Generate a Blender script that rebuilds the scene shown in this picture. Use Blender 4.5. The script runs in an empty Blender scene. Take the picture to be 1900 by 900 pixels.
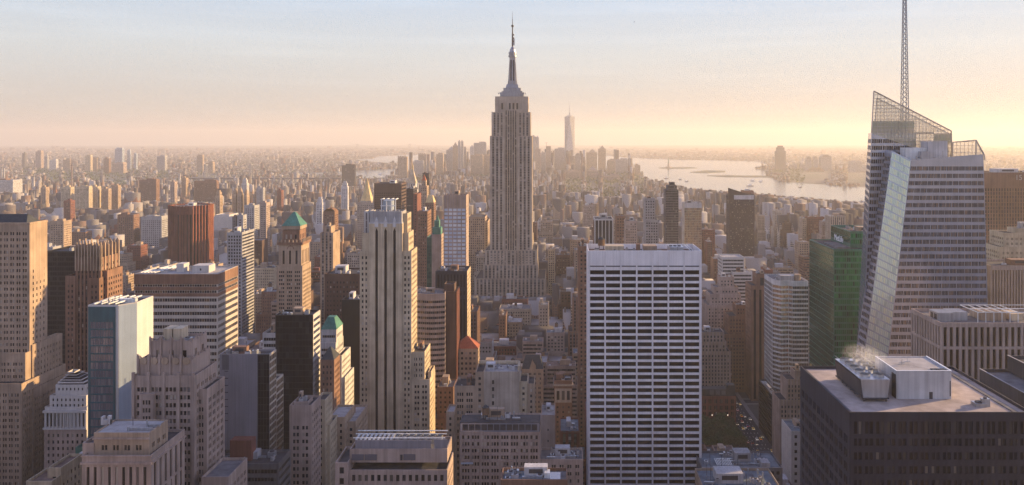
import bpy, bmesh, math, random
import numpy as np
from mathutils import Vector
rad = math.radians
C = bpy.context
SC = C.scene

# ------------------------------------------------------------------ camera, world, sun, exposure
F = 1525.0      # focal length in pixels of the 1900 px wide photograph
CX, HY = 1035.0, 256.0
CAMZ = 260.0
cam = bpy.data.cameras.new("camera")
cam_ob = bpy.data.objects.new("camera", cam)
SC.collection.objects.link(cam_ob)
cam_ob.location = (0, 0, CAMZ)
cam_ob.rotation_euler = (rad(90), 0, 0)
cam.sensor_width = 36
cam.lens = F / 1900 * 36
cam.shift_x = -(CX - 950) / 1900
cam.shift_y = -(450 - HY) / 1900
cam.clip_start = 1
cam.clip_end = 200000
SC.camera = cam_ob

SUN_EL, SUN_AZ = 13.0, 23.0          # elevation; angle from +X (grid west) towards +Y (grid south)
w = bpy.data.worlds.new("World")
SC.world = w
w.use_nodes = True
nt = w.node_tree
bg = nt.nodes["Background"]
sky = nt.nodes.new("ShaderNodeTexSky")
sky.sky_type = 'NISHITA'
sky.sun_disc = False
sky.sun_elevation = rad(SUN_EL)
sky.sun_rotation = rad(90 - SUN_AZ)
sky.altitude = 200
sky.air_density = 1.0
sky.dust_density = 2.0
sky.ozone_density = 2.2
# sky colour muted and graded by height: warmer near the horizon, violet blue overhead
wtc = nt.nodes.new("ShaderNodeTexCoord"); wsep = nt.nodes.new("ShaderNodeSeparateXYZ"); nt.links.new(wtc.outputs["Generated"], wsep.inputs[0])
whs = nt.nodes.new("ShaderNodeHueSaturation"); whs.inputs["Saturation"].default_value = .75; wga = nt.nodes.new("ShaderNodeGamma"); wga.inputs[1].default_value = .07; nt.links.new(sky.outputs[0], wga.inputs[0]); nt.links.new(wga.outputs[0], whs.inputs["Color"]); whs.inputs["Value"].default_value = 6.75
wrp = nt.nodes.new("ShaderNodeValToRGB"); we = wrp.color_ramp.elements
WCOL = ((0, (.93, .855, .775)), (.05, (.955, .92, .885)), (.10, (1.0, 1.045, 1.07)), (.17, (.85, 1.01, 1.22)), (.33, (1.9, 2.12, 3.1)), (.60, (.48, .6, 1.12)), (1, (.26, .33, .76)))  # unseen band above the frame brightened to light building fronts, zenith dimmed
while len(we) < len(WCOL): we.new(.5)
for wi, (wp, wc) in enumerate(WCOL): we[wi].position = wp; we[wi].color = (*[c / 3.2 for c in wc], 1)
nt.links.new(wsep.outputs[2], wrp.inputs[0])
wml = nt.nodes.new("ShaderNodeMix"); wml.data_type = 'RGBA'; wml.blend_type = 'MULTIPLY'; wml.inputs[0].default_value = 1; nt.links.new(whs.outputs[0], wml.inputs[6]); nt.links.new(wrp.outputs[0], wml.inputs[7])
# faint streaks of high cloud
wmp = nt.nodes.new("ShaderNodeMapping"); wmp.inputs["Scale"].default_value = (3, 3, 55); nt.links.new(wtc.outputs["Generated"], wmp.inputs[0])
wno = nt.nodes.new("ShaderNodeTexNoise"); wno.inputs["Scale"].default_value = 1.3; wno.inputs["Detail"].default_value = 7; nt.links.new(wmp.outputs[0], wno.inputs["Vector"])
wmr = nt.nodes.new("ShaderNodeMapRange"); wmr.inputs[1].default_value = .48; wmr.inputs[2].default_value = .75; wmr.inputs[3].default_value = 1.0; wmr.inputs[4].default_value = 1.07; nt.links.new(wno.outputs["Fac"], wmr.inputs[0])
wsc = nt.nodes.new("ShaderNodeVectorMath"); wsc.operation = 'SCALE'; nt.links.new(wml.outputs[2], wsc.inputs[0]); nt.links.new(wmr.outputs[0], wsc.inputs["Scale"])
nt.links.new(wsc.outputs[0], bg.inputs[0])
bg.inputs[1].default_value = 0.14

sun = bpy.data.lights.new("sun", 'SUN')
sun.energy = 4.9
sun.angle = rad(0.5)
sun.color = (1.0, 0.67, 0.31)
sun_ob = bpy.data.objects.new("sun", sun)
SC.collection.objects.link(sun_ob)
sd = Vector((math.cos(rad(SUN_AZ)) * math.cos(rad(SUN_EL)), math.sin(rad(SUN_AZ)) * math.cos(rad(SUN_EL)), math.sin(rad(SUN_EL))))
sun_ob.rotation_euler = sd.to_track_quat('Z', 'Y').to_euler()

SC.view_settings.view_transform = 'Standard'
SC.view_settings.look = 'None'
SC.view_settings.gamma = 1
SC.view_settings.exposure = 1.12
SC.render.engine = 'CYCLES'
SC.cycles.use_denoising = True
SC.cycles.denoising_prefilter = 'NONE'
SC.cycles.max_bounces = 5
SC.cycles.diffuse_bounces = 2
SC.cycles.glossy_bounces = 2
SC.cycles.transmission_bounces = 3
SC.cycles.transparent_max_bounces = 12
SC.cycles.volume_bounces = 1
SC.cycles.sample_clamp_indirect = 4

HAZE_DENSITY, HAZE_ANISO, HAZE_COL = 7.2e-5, .3, (.92, .84, .735, 1)

# ------------------------------------------------------------------ pixel -> place
def X(px, Y): return (px - CX) / F * Y
def Z(py, Y): return CAMZ - (py - HY) / F * Y
def PXL(x, y): return CX + F * x / y
def PYL(z, y): return HY + (CAMZ - z) * F / y

# ------------------------------------------------------------------ materials
MATS = {}
def new_mat(name):
    m = bpy.data.materials.new(name)
    m.use_nodes = True
    MATS[name] = m
    n = m.node_tree
    return m, n, n.nodes["Principled BSDF"]
def N(n, t, **kw):
    o = n.nodes.new(t)
    for k, v in kw.items(): setattr(o, k, v)
    return o
def stone(name, col, var=.22, streak=.25, rough=.88, spec=.25, scale=.09, metal=0, course=0):
    """masonry or metal cladding: weathering patches, rain streaks, faint courses"""
    m, n, p = new_mat(name)
    tc = N(n, "ShaderNodeTexCoord")
    a = N(n, "ShaderNodeTexNoise"); a.inputs["Scale"].default_value = scale; a.inputs["Detail"].default_value = 6
    n.links.new(tc.outputs["Object"], a.inputs["Vector"])
    mp = N(n, "ShaderNodeMapping"); mp.inputs["Scale"].default_value = (.9, .9, .025)
    n.links.new(tc.outputs["Object"], mp.inputs["Vector"])
    b = N(n, "ShaderNodeTexNoise"); b.inputs["Scale"].default_value = 1.0; b.inputs["Detail"].default_value = 4
    n.links.new(mp.outputs[0], b.inputs["Vector"])
    ma = N(n, "ShaderNodeMapRange"); ma.inputs[1].default_value = .3; ma.inputs[2].default_value = .7; ma.inputs[3].default_value = 1 - var; ma.inputs[4].default_value = 1 + var
    n.links.new(a.outputs["Fac"], ma.inputs[0])
    mb = N(n, "ShaderNodeMapRange"); mb.inputs[1].default_value = .3; mb.inputs[2].default_value = .7; mb.inputs[3].default_value = 1 - streak; mb.inputs[4].default_value = 1 + streak * .5
    n.links.new(b.outputs["Fac"], mb.inputs[0])
    mu = N(n, "ShaderNodeMath", operation='MULTIPLY'); n.links.new(ma.outputs[0], mu.inputs[0]); n.links.new(mb.outputs[0], mu.inputs[1])
    c = N(n, "ShaderNodeVectorMath", operation='SCALE'); c.inputs[0].default_value = col
    n.links.new(mu.outputs[0], c.inputs["Scale"])
    n.links.new(c.outputs[0], p.inputs["Base Color"])
    p.inputs["Roughness"].default_value = rough
    p.inputs["Specular IOR Level"].default_value = spec
    p.inputs["Metallic"].default_value = metal
    return m
def glass(name, cols, rough=.07, metal=0.0, spec=.6, pos=(0, .5, .78, .92), wav=.02):
    spec = spec * .45
    """window panes: each pane draws its own tone (bare glass, half drawn or full blinds)"""
    m, n, p = new_mat(name)
    g = N(n, "ShaderNodeNewGeometry"); oi = N(n, "ShaderNodeObjectInfo")
    ad = N(n, "ShaderNodeMath", operation='ADD'); n.links.new(g.outputs["Random Per Island"], ad.inputs[0]); n.links.new(oi.outputs["Random"], ad.inputs[1])
    fr = N(n, "ShaderNodeMath", operation='FRACT'); n.links.new(ad.outputs[0], fr.inputs[0])
    r = N(n, "ShaderNodeValToRGB"); r.color_ramp.interpolation = 'CONSTANT'
    e = r.color_ramp.elements
    while len(e) < len(cols): e.new(.5)
    for i, c in enumerate(cols):
        e[i].position = pos[i]; e[i].color = (*c, 1)
    n.links.new(fr.outputs[0], r.inputs[0]); n.links.new(r.outputs[0], p.inputs["Base Color"])
    p.inputs["Roughness"].default_value = rough
    p.inputs["Metallic"].default_value = metal
    p.inputs["Specular IOR Level"].default_value = spec
    if wav:
        tc = N(n, "ShaderNodeTexCoord"); no = N(n, "ShaderNodeTexNoise"); no.inputs["Scale"].default_value = .35; no.inputs["Detail"].default_value = 2
        n.links.new(tc.outputs["Object"], no.inputs["Vector"])
        bu = N(n, "ShaderNodeBump"); bu.inputs["Strength"].default_value = 1; bu.inputs["Distance"].default_value = wav
        n.links.new(no.outputs["Fac"], bu.inputs["Height"]); n.links.new(bu.outputs[0], p.inputs["Normal"])
    return m
def roofm(name, col, var=.35):
    return stone(name, col, var=var, streak=.05, rough=.95, scale=.25)

stone('limestone', (.37, .305, .245)); stone('cream', (.46, .37, .26)); stone('tan', (.34, .25, .18)); stone('pinktan', (.34, .26, .22))
stone('brown', (.20, .115, .08)); stone('darkbrown', (.10, .062, .05)); stone('redbrick', (.17, .068, .052)); stone('redbrick_sunlit', (.30, .11, .065))
stone('white', (.46, .435, .41), var=.1, streak=.12); stone('travertine', (.70, .66, .65), var=.1, streak=.14); stone('grey', (.32, .31, .31)); stone('palegrey', (.48, .46, .45))
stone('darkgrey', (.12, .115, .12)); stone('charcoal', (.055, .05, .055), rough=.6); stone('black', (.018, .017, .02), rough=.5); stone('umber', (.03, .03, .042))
stone('warmwhite', (.44, .385, .33), var=.12, streak=.14); stone('bronze', (.07, .05, .04), rough=.4, spec=.5); stone('spandrel', (.12, .11, .12), rough=.5); stone('metal', (.22, .23, .26), rough=.4, metal=.5, spec=.5)
stone('bluepanel', (.30, .36, .43), var=.08, streak=.1, rough=.3, spec=.5); stone('greypanel', (.20, .19, .21), var=.08, streak=.18, rough=.5)
stone('copper', (.065, .20, .155), var=.2, streak=.3, rough=.7); stone('gold', (.58, .42, .20), var=.15, streak=.2, rough=.6, metal=0); stone('redtile', (.32, .10, .055)); stone('slate', (.05, .055, .06))
stone('tealmetal', (.03, .085, .10), rough=.3, spec=.5); stone('mullion', (.37, .41, .50), rough=.2, spec=.5, metal=.6, var=.12, streak=.08); stone('mullionwarm', (.46, .40, .33), rough=.45); stone('greenmetal', (.05, .15, .12), rough=.4)
stone('steelwhite', (.62, .62, .60), rough=.45); stone('wood', (.17, .105, .065), streak=.4); stone('aluminium', (.40, .41, .43), rough=.35, metal=.6)
roofm('roof_tar', (.05, .048, .053)); roofm('roof_grey', (.14, .135, .14)); roofm('roof_pale', (.34, .32, .31), .25); roofm('roof_gravel', (.38, .31, .27), .25); roofm('roof_blue', (.13, .16, .185), .3); roofm('roof_brown', (.16, .11, .09))
DK = [(.012, .014, .02), (.03, .032, .04), (.10, .09, .08), (.30, .26, .22)]
glass('glass_dark', DK)
glass('glass_office', [(.01, .012, .018), (.02, .022, .03), (.05, .048, .05), (.12, .11, .10)], pos=(0, .45, .8, .95))
glass('glass_black', [(.008, .009, .012), (.012, .013, .018), (.02, .02, .025), (.03, .03, .035)], spec=.25)
glass('glass_blinds', [(.015, .015, .02), (.04, .038, .04), (.16, .14, .13), (.40, .35, .30)], pos=(0, .5, .78, .92), spec=.4)
glass('glass_blue', [(.17, .16, .18), (.20, .185, .20), (.23, .21, .22), (.27, .24, .24)], metal=.3)
glass('glass_teal', [(.02, .08, .08), (.03, .11, .10), (.05, .14, .12), (.09, .16, .13)], metal=.3)
glass('glass_green', [(.015, .17, .07), (.02, .24, .09), (.06, .36, .13), (.01, .055, .04)], metal=.5, pos=(0, .35, .7, .86), wav=.05)
glass('glass_greendark', [(.004, .075, .062), (.006, .09, .07), (.01, .11, .08), (.006, .06, .055)], metal=.5, wav=.06)
glass('glass_tower', [(.075, .075, .085), (.04, .04, .055), (.17, .12, .085), (.028, .028, .038)], metal=.5, pos=(0, .35, .6, .85), rough=.06)  # brown panes carry warm reflections painted into the glass tone
glass('glass_facet', [(.56, .63, .52), (.49, .58, .52), (.64, .66, .46), (.38, .46, .42)], metal=.5, rough=.12)
glass('glass_mirror', [(.50, .42, .34), (.42, .38, .34), (.22, .2, .2), (.56, .46, .36)], metal=.9, rough=.1, wav=.25)
glass('glass_white', [(.46, .50, .56), (.55, .58, .62), (.40, .44, .52), (.62, .62, .62)], metal=.1, rough=.25)
def screen_glass(name, col, alpha):
    m, n, p = new_mat(name)
    p.inputs["Base Color"].default_value = (*col, 1); p.inputs["Roughness"].default_value = .1; p.inputs["Alpha"].default_value = alpha
screen_glass('glass_screen', (.80, .72, .50), .46)  # yellow tint puts the backlit crown glow into the glass colour
def emit(name, col, s):
    m, n, p = new_mat(name)
    p.inputs["Base Color"].default_value = (*col, 1); p.inputs["Emission Color"].default_value = (*col, 1); p.inputs["Emission Strength"].default_value = s
emit('lamp_white', (1, .85, .65), 1.4); emit('lamp_red', (1, .08, .04), .6); emit('lamp_orange', (1, .45, .15), 1.2)
def plain(name, col, rough=.5, spec=.5, metal=0):
    m, n, p = new_mat(name)
    p.inputs["Base Color"].default_value = (*col, 1); p.inputs["Roughness"].default_value = rough; p.inputs["Specular IOR Level"].default_value = spec; p.inputs["Metallic"].default_value = metal
plain('letter_white', (.85, .85, .85)); plain('letter_dull', (.42, .36, .33)); plain('paint_white', (.8, .8, .78)); plain('rubber', (.02, .02, .02), .8)
for nm, c in (('car_yellow', (.75, .45, .03)), ('car_black', (.02, .02, .025)), ('car_white', (.7, .7, .7)), ('car_silver', (.35, .36, .38)), ('car_red', (.4, .03, .03)), ('car_blue', (.04, .08, .2))): plain(nm, c, .3)

# ------------------------------------------------------------------ mesh helpers
COL = SC.collection
def mesh_quads(name, arrs, mats, idx=None, loc=(0, 0, 0)):
    v = np.concatenate([np.asarray(a, dtype=np.float64).reshape(-1, 4, 3) for a in arrs]) - np.array(loc)
    n = len(v)
    me = bpy.data.meshes.new(name)
    me.vertices.add(n * 4); me.loops.add(n * 4); me.polygons.add(n)
    me.vertices.foreach_set("co", v.astype(np.float32).ravel())
    me.loops.foreach_set("vertex_index", np.arange(n * 4, dtype=np.int32))
    me.polygons.foreach_set("loop_start", np.arange(0, n * 4, 4, dtype=np.int32))
    me.polygons.foreach_set("loop_total", np.full(n, 4, dtype=np.int32))
    for m in mats: me.materials.append(m)
    if idx is not None: me.polygons.foreach_set("material_index", np.asarray(idx, dtype=np.int32))
    me.update(calc_edges=True)
    return me
def link(name, data, parent=None, loc=(0, 0, 0), **props):
    o = bpy.data.objects.new(name, data)
    COL.objects.link(o); o.location = loc
    if parent is not None: o.parent = parent
    for k, v in props.items():
        if v: o[k] = v
    return o
V3 = lambda *a: np.array(a, dtype=np.float64)
def q(a, b, c, d): return np.array([[a, b, c, d]], dtype=np.float64)
def box_quads(x0, x1, y0, y1, z0, z1, bottom=False):
    p = [V3(x, y, z) for z in (z0, z1) for y in (y0, y1) for x in (x0, x1)]
    f = [(0, 1, 5, 4), (1, 3, 7, 5), (3, 2, 6, 7), (2, 0, 4, 6), (4, 5, 7, 6)]
    if bottom: f.append((0, 2, 3, 1))
    return np.array([[p[i] for i in t] for t in f])
def bar_quads(a, b, r):
    a, b = V3(*a), V3(*b); d = b - a; d /= np.linalg.norm(d)
    s = np.cross(d, V3(0, 0, 1) if abs(d[2]) < .9 else V3(1, 0, 0)); s /= np.linalg.norm(s); t = np.cross(d, s)
    o = [s * r + t * r, -s * r + t * r, -s * r - t * r, s * r - t * r]
    f = [[a + o[i], a + o[(i + 1) % 4], b + o[(i + 1) % 4], b + o[i]] for i in range(4)]
    f.append([b + k for k in o]); f.append([a + k for k in o[::-1]])
    return np.array(f)
def cyl_quads(cx, cy, z0, z1, r0, r1, n=12, cap=True):
    an = [2 * math.pi * i / n for i in range(n + 1)]
    f = []
    for i in range(n):
        c0, s0, c1, s1 = math.cos(an[i]), math.sin(an[i]), math.cos(an[i + 1]), math.sin(an[i + 1])
        f.append([V3(cx + r0 * c0, cy + r0 * s0, z0), V3(cx + r0 * c1, cy + r0 * s1, z0), V3(cx + r1 * c1, cy + r1 * s1, z1), V3(cx + r1 * c0, cy + r1 * s0, z1)])
        if cap and r1 > 0.01: f.append([V3(cx, cy, z1), V3(cx, cy, z1), V3(cx + r1 * c0, cy + r1 * s0, z1), V3(cx + r1 * c1, cy + r1 * s1, z1)])
    return np.array(f)

# ------------------------------------------------------------------ facade styles (metres)
def G(bay=3., fh=3.6, ww=.45, wh=.55, k=1, gap=.25, mu=1., mt=2.5, mb=0., d=.3, glass='glass_dark', sp=None, nb=None, maxf=None):
    def f(W, H):
        if W < 2.5 or H < 4: return None
        m_ = min(mu, W * .2)
        n = nb or max(1, round((W - 2 * m_) / bay)); b = (W - 2 * m_) / n
        cols = []
        for i in range(n):
            c = m_ + (i + .5) * b; kw = (b * ww - (k - 1) * gap) / k
            for j in range(k):
                a = c - b * ww / 2 + j * (kw + gap); cols.append((a, a + kw))
        rows = []; y = H - mt
        while y - fh >= mb and (maxf is None or len(rows) < maxf):
            v1 = y - fh * (1 - wh) / 2; rows.append((v1 - fh * wh, v1)); y -= fh
        if not rows: return None
        return dict(cols=cols, rows=rows[::-1], d=d, glass=glass, sp=sp)
    return f
def RB(fh=3.8, wh=.5, seg=30., pane=1.6, mu=.8, mt=2, d=.25, glass='glass_office', ww=.985, mb=0):
    """ribbon windows: long bands broken into panes"""
    def f(W, H):
        n = max(1, round((W - 2 * mu) / seg)); b = (W - 2 * mu) / n
        return G(bay=b, nb=n, fh=fh, ww=ww, wh=wh, k=max(1, round(b * ww / pane)), gap=.06, mu=mu, mt=mt, d=d, glass=glass, mb=mb)(W, H)
    return f
def CW(bay=1.6, fh=3.9, glass='glass_blue', mt=.6, ww=.93, wh=.93, d=.08, sp=None, mu=.2, mb=0):
    return G(bay=bay, fh=fh, ww=ww, wh=wh, mu=mu, mt=mt, d=d, glass=glass, sp=sp, mb=mb)
def SPN(bay=3., ww=.5, fh=3.6, wh=.62, mt=3., mu=1., d=.5, sp='spandrel', glass='glass_dark', k=1, gap=.2, mb=0):
    """piers running full height, dark spandrels between the windows"""
    return G(bay=bay, fh=fh, ww=ww, wh=wh, mu=mu, mt=mt, d=d, glass=glass, sp=sp, k=k, gap=gap, mb=mb)
def STR(bay=3., ww=.5, cuts=(), mt=2., mb=2., mu=.8, d=.8, glass='glass_black', h=None):
    """tall glazed slots; cuts = heights from the top at which a belt course breaks them"""
    def f(W, H):
        n = max(1, round((W - 2 * mu) / bay)); b = (W - 2 * mu) / n
        cols = [(mu + (i + .5 - ww / 2) * b, mu + (i + .5 + ww / 2) * b) for i in range(n)]
        e = [mt]
        for c0, c1 in cuts: e += [c0, c1]
        e.append(h if h else H - mb)
        rows = [(H - e[i + 1], H - e[i]) for i in range(0, len(e), 2) if e[i + 1] > e[i] + .5]
        return dict(cols=cols, rows=rows[::-1], d=d, glass=glass, sp=None)
    return f

HER = []       # footprints of the buildings already placed: x0, x1, y0, y1
VIS = []       # px0, px1, distance, lowest picture row at which it is seen
MINWIN = 26.0  # panes covering at least this many px (of the 1900 px photo) become window objects

OVERLAY = {'bay_wall', 'colonnade', 'lower_wall', 'oriel_wall', 'side_wall', 'loggia', 'curtain_wall'}
class Bld:
    def __init__(s, name, label, cat, x, y, ybot=900, group=None, z=0., coarse=False):
        s.root = link(name, None, None, (x, y, z), label=label, category=cat, group=group)
        s.loc = np.array((x, y, z)); s.q = {}; s.w = {}; s.ybot = ybot; s.uid = 0; s.sub = {}
        s.rng = random.Random(label); s.name = name; s.ext = None
    def add(s, part, mat, arr, key=None, parent=None):
        k = (part, mat, key)
        s.q.setdefault(k, []).append(np.asarray(arr).reshape(-1, 4, 3))
        if parent: s.sub[k] = parent
        return k
    def one(s, part, mat, arr, parent=None):
        """a part that is an object of its own"""
        s.uid += 1
        return s.add(part, mat, arr, s.uid, parent)
    def face(s, c00, c10, c11, c01, mat, st=None, part='wall'):
        c00, c10, c11, c01 = map(lambda c: np.asarray(c, float), (c00, c10, c11, c01))
        W = np.linalg.norm(c10 - c00); H = np.linalg.norm(c01 - c00)
        g = st(W, H) if st else None
        if g is None:
            s.add(part, mat, q(c00, c10, c11, c01)); return
        n = np.cross(c10 - c00, c01 - c00); n /= np.linalg.norm(n)
        if part in OVERLAY: c00, c10, c11, c01 = (c + n * (g['d'] + .06) for c in (c00, c10, c11, c01))      # a skin standing proud of the wall behind it
        cols = np.clip(np.array(g['cols']) / W, 0, 1); rows = np.clip(np.array(g['rows']) / H, 0, 1); d = g['d']
        def B(u, v, dd):
            u = np.asarray(u)[..., None]; v = np.asarray(v)[..., None]
            return c00 * (1 - u) * (1 - v) + c10 * u * (1 - v) + c11 * u * v + c01 * (1 - u) * v - n * dd
        def rect(u0, u1, v0, v1, dd): return np.stack([B(u0, v0, dd), B(u1, v0, dd), B(u1, v1, dd), B(u0, v1, dd)], axis=-2).reshape(-1, 4, 3)
        pu = np.concatenate([[0], cols.ravel(), [1]]).reshape(-1, 2); pu = pu[pu[:, 1] - pu[:, 0] > 1e-6]
        z = np.zeros(len(pu)); s.add(part, mat, rect(pu[:, 0], pu[:, 1], z, z + 1, 0))
        pv = np.concatenate([[0], rows.ravel(), [1]]).reshape(-1, 2); pv = pv[pv[:, 1] - pv[:, 0] > 1e-6]
        cu, cv = np.repeat(cols, len(pv), 0), np.tile(pv, (len(cols), 1))
        sd_ = d * .55 if g['sp'] else 0
        s.add('spandrel' if g['sp'] else part, g['sp'] or mat, rect(cu[:, 0], cu[:, 1], cv[:, 0], cv[:, 1], sd_))
        wu, wv = np.repeat(cols, len(rows), 0), np.tile(rows, (len(cols), 1))
        u0, u1, v0, v1 = wu[:, 0], wu[:, 1], wv[:, 0], wv[:, 1]
        S4 = lambda *p: np.stack(p, axis=-2).reshape(-1, 4, 3)
        if d > .1:
            if g['sp']:
                a0, a1 = cols[:, 0], cols[:, 1]; o = np.zeros(len(cols))
                s.add(part, mat, S4(B(a0, o, 0), B(a0, o + 1, 0), B(a0, o + 1, d), B(a0, o, d))); s.add(part, mat, S4(B(a1, o, d), B(a1, o + 1, d), B(a1, o + 1, 0), B(a1, o, 0)))
            else:
                s.add(part, mat, S4(B(u0, v0, 0), B(u0, v1, 0), B(u0, v1, d), B(u0, v0, d))); s.add(part, mat, S4(B(u1, v0, d), B(u1, v1, d), B(u1, v1, 0), B(u1, v0, 0)))
            m2, p2 = (g['sp'], 'spandrel') if g['sp'] else (mat, part)
            s.add(p2, m2, S4(B(u0, v0, sd_), B(u0, v0, d), B(u1, v0, d), B(u1, v0, sd_))); s.add(p2, m2, S4(B(u0, v1, d), B(u0, v1, sd_), B(u1, v1, sd_), B(u1, v1, d)))
        s.w.setdefault(g['glass'], []).append(rect(u0, u1, v0, v1, d))
    def prism(s, pts, z0, z1, mat, sts=None, roof='roof_tar', par=1.2, part='wall', rpart='roof', track=True):
        """walls over a counter-clockwise plan; sts = one facade style per edge"""
        pts = [V3(p[0], p[1], 0) for p in pts]; n = len(pts)
        if not isinstance(sts, (list, tuple)): sts = [sts] * n
        up = V3(0, 0, 1)
        for i in range(n):
            a, b = pts[i], pts[(i + 1) % n]
            s.face(a + up * z0, b + up * z0, b + up * z1, a + up * z1, mat, sts[i], part)
        ins = []
        for i in range(n):
            e1 = pts[i] - pts[i - 1]; e2 = pts[(i + 1) % n] - pts[i]
            n1 = V3(e1[1], -e1[0], 0) / np.linalg.norm(e1); n2 = V3(e2[1], -e2[0], 0) / np.linalg.norm(e2)
            ins.append(pts[i] - .45 * (n1 + n2) / (1 + n1 @ n2))
        zr = z1 - par
        for i in range(n):
            j = (i + 1) % n
            s.add(part, mat, q(pts[i] + up * z1, pts[j] + up * z1, ins[j] + up * z1, ins[i] + up * z1))
            s.add(part, mat, q(ins[i] + up * z1, ins[j] + up * z1, ins[j] + up * zr, ins[i] + up * zr))
        c = sum(ins) / n
        s.one(rpart, roof, [[p + up * zr for p in ins]] if n == 4 else [[ins[i] + up * zr, ins[(i + 1) % n] + up * zr, c + up * zr, c + up * zr] for i in range(n)])
        if track:
            xs, ys = [p[0] for p in pts], [p[1] for p in pts]
            HER.append((min(xs), max(xs), min(ys), max(ys)))
            pxs = [PXL(x, y) for x in (min(xs), max(xs)) for y in (min(ys), max(ys))]
            VIS.append((min(pxs), max(pxs), min(ys), s.ybot))
        return zr
    def rect(s, x0, x1, y0, y1, z0, z1, mat, fs=None, ss=None, roof='roof_tar', par=1.2, **k):
        return s.prism([(x0, y0), (x1, y0), (x1, y1), (x0, y1)], z0, z1, mat, [fs, ss, None, ss], roof, par, **k)
    def T(s, p0, p1, yt, Y, dep, mat, fs=None, ss=None, z0=0, roof='roof_tar', par=1.2, **k):
        """a rectangular tier whose front face spans the photo columns p0..p1 and rises to row yt at distance Y"""
        s.rect(X(p0, Y), X(p1, Y), Y, Y + dep, z0, Z(yt, Y), mat, fs, ss, roof, par, **k)
        return X(p0, Y), X(p1, Y), Y, Y + dep, Z(yt, Y)
    def box(s, part, mat, x0, x1, y0, y1, z0, z1, parent=None):
        return s.one(part, mat, box_quads(x0, x1, y0, y1, z0, z1), parent)
    def pyramid(s, part, mat, x0, x1, y0, y1, z0, z1, tx=0., ty=0.):
        """hipped roof; tx, ty = half size of the top"""
        cx, cy = (x0 + x1) / 2, (y0 + y1) / 2
        b = [V3(x0, y0, z0), V3(x1, y0, z0), V3(x1, y1, z0), V3(x0, y1, z0)]
        t = [V3(cx - tx, cy - ty, z1), V3(cx + tx, cy - ty, z1), V3(cx + tx, cy + ty, z1), V3(cx - tx, cy + ty, z1)]
        s.add(part, mat, [[b[i], b[(i + 1) % 4], t[(i + 1) % 4], t[i]] for i in range(4)] + [t])
    def tank(s, x, y, z, r=1.9, h=3.6):
        k = s.one('water_tank', 'wood', cyl_quads(x, y, z + 2.4, z + 2.4 + h, r, r * .96, 10))
        s.one('tank_lid', 'slate', cyl_quads(x, y, z + 2.4 + h, z + 2.4 + h + r * .8, r * 1.06, .02, 10), k)
        s.one('tank_frame', 'charcoal', np.concatenate([bar_quads((x + a * r * .6, y + b * r * .6, z), (x + a * r * .6, y + b * r * .6, z + 2.5), .16) for a in (-1, 1) for b in (-1, 1)]), k)
    def clutter(s, x0, x1, y0, y1, z, n=5, tanks=0, big=True):
        r = s.rng; W, D = x1 - x0, y1 - y0
        if W < 5 or D < 5: return
        if big:
            bw, bd, bh = W * r.uniform(.2, .38), D * r.uniform(.28, .45), r.uniform(3, 5.5)
            bx, by = x0 + W * r.uniform(.12, .55), y0 + D * r.uniform(.25, .5)
            k = s.box('bulkhead', r.choice(['grey', 'palegrey', 'tan', 'brown']), bx, bx + bw, by, by + bd, z, z + bh)
            s.one('louvre', 'charcoal', box_quads(bx + bw * .2, bx + bw * .8, by - .06, by, z + bh * .35, z + bh * .8), k)
        for i in range(n):
            w_, d_, h_ = r.uniform(1.2, 3.5), r.uniform(1.2, 3.5), r.uniform(1, 2.6)
            a, b = r.uniform(x0 + .8, max(x0 + .9, x1 - w_ - .8)), r.uniform(y0 + .8, max(y0 + .9, y1 - d_ - .8))
            t = r.random()
            if t < .45:
                k = s.box('air_handler', r.choice(['aluminium', 'palegrey', 'grey']), a, a + w_, b, b + d_, z, z + h_)
                s.one('fan', 'charcoal', cyl_quads(a + w_ / 2, b + d_ / 2, z + h_, z + h_ + .35, min(w_, d_) * .38, min(w_, d_) * .36, 9), k)
            elif t < .65: s.one('vent_pipe', 'aluminium', cyl_quads(a, b, z, z + h_ * 1.4, .35, .35, 7))
            elif t < .85: s.one('duct', 'aluminium', box_quads(a, min(a + w_ * 3, x1 - .6), b, b + .9, z + .2, z + 1.1, True))
            else: s.one('antenna', 'charcoal', bar_quads((a, b, z), (a, b, z + h_ * 3), .09))
        for i in range(tanks): s.tank(r.uniform(x0 + 3, x1 - 3), r.uniform(y0 + D * .4, y1 - 3), z)
    def finish(s, small=False):
        obs = {}
        for k, arrs in s.q.items():
            me = mesh_quads(k[0], arrs, [MATS[k[1]]], loc=s.loc)
            obs[k] = link(k[0], me, s.root)
            if k[0] == 'spandrel': obs[k]['kind'] = 'stuff'
        for k, p in s.sub.items(): obs[k].parent = obs[p]
        cand = []; tot = {}
        for gm, arrs in s.w.items():
            a = np.concatenate(arrs); tot[gm] = a
            y = np.maximum(a[:, :, 1], 1); px = CX + F * a[:, :, 0] / y; py = HY + (CAMZ - a[:, :, 2]) * F / y
            ar = 0
            for i in range(4):
                j = (i + 1) % 4; ar = ar + px[:, i] * py[:, j] - px[:, j] * py[:, i]
            ar = -ar / 2; cxx, cyy = px.mean(1), py.mean(1)
            ok = (ar > MINWIN) & (cyy < min(s.ybot, 897)) & (cxx > 3) & (cxx < 1897)
            for i in np.nonzero(ok)[0]: cand.append((ar[i], gm, i))
        cand.sort(key=lambda t: (-t[0], t[1], t[2])); cand = [] if small else cand[:99]
        pick = {}
        for ar, gm, i in cand: pick.setdefault(gm, set()).add(i)
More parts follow.
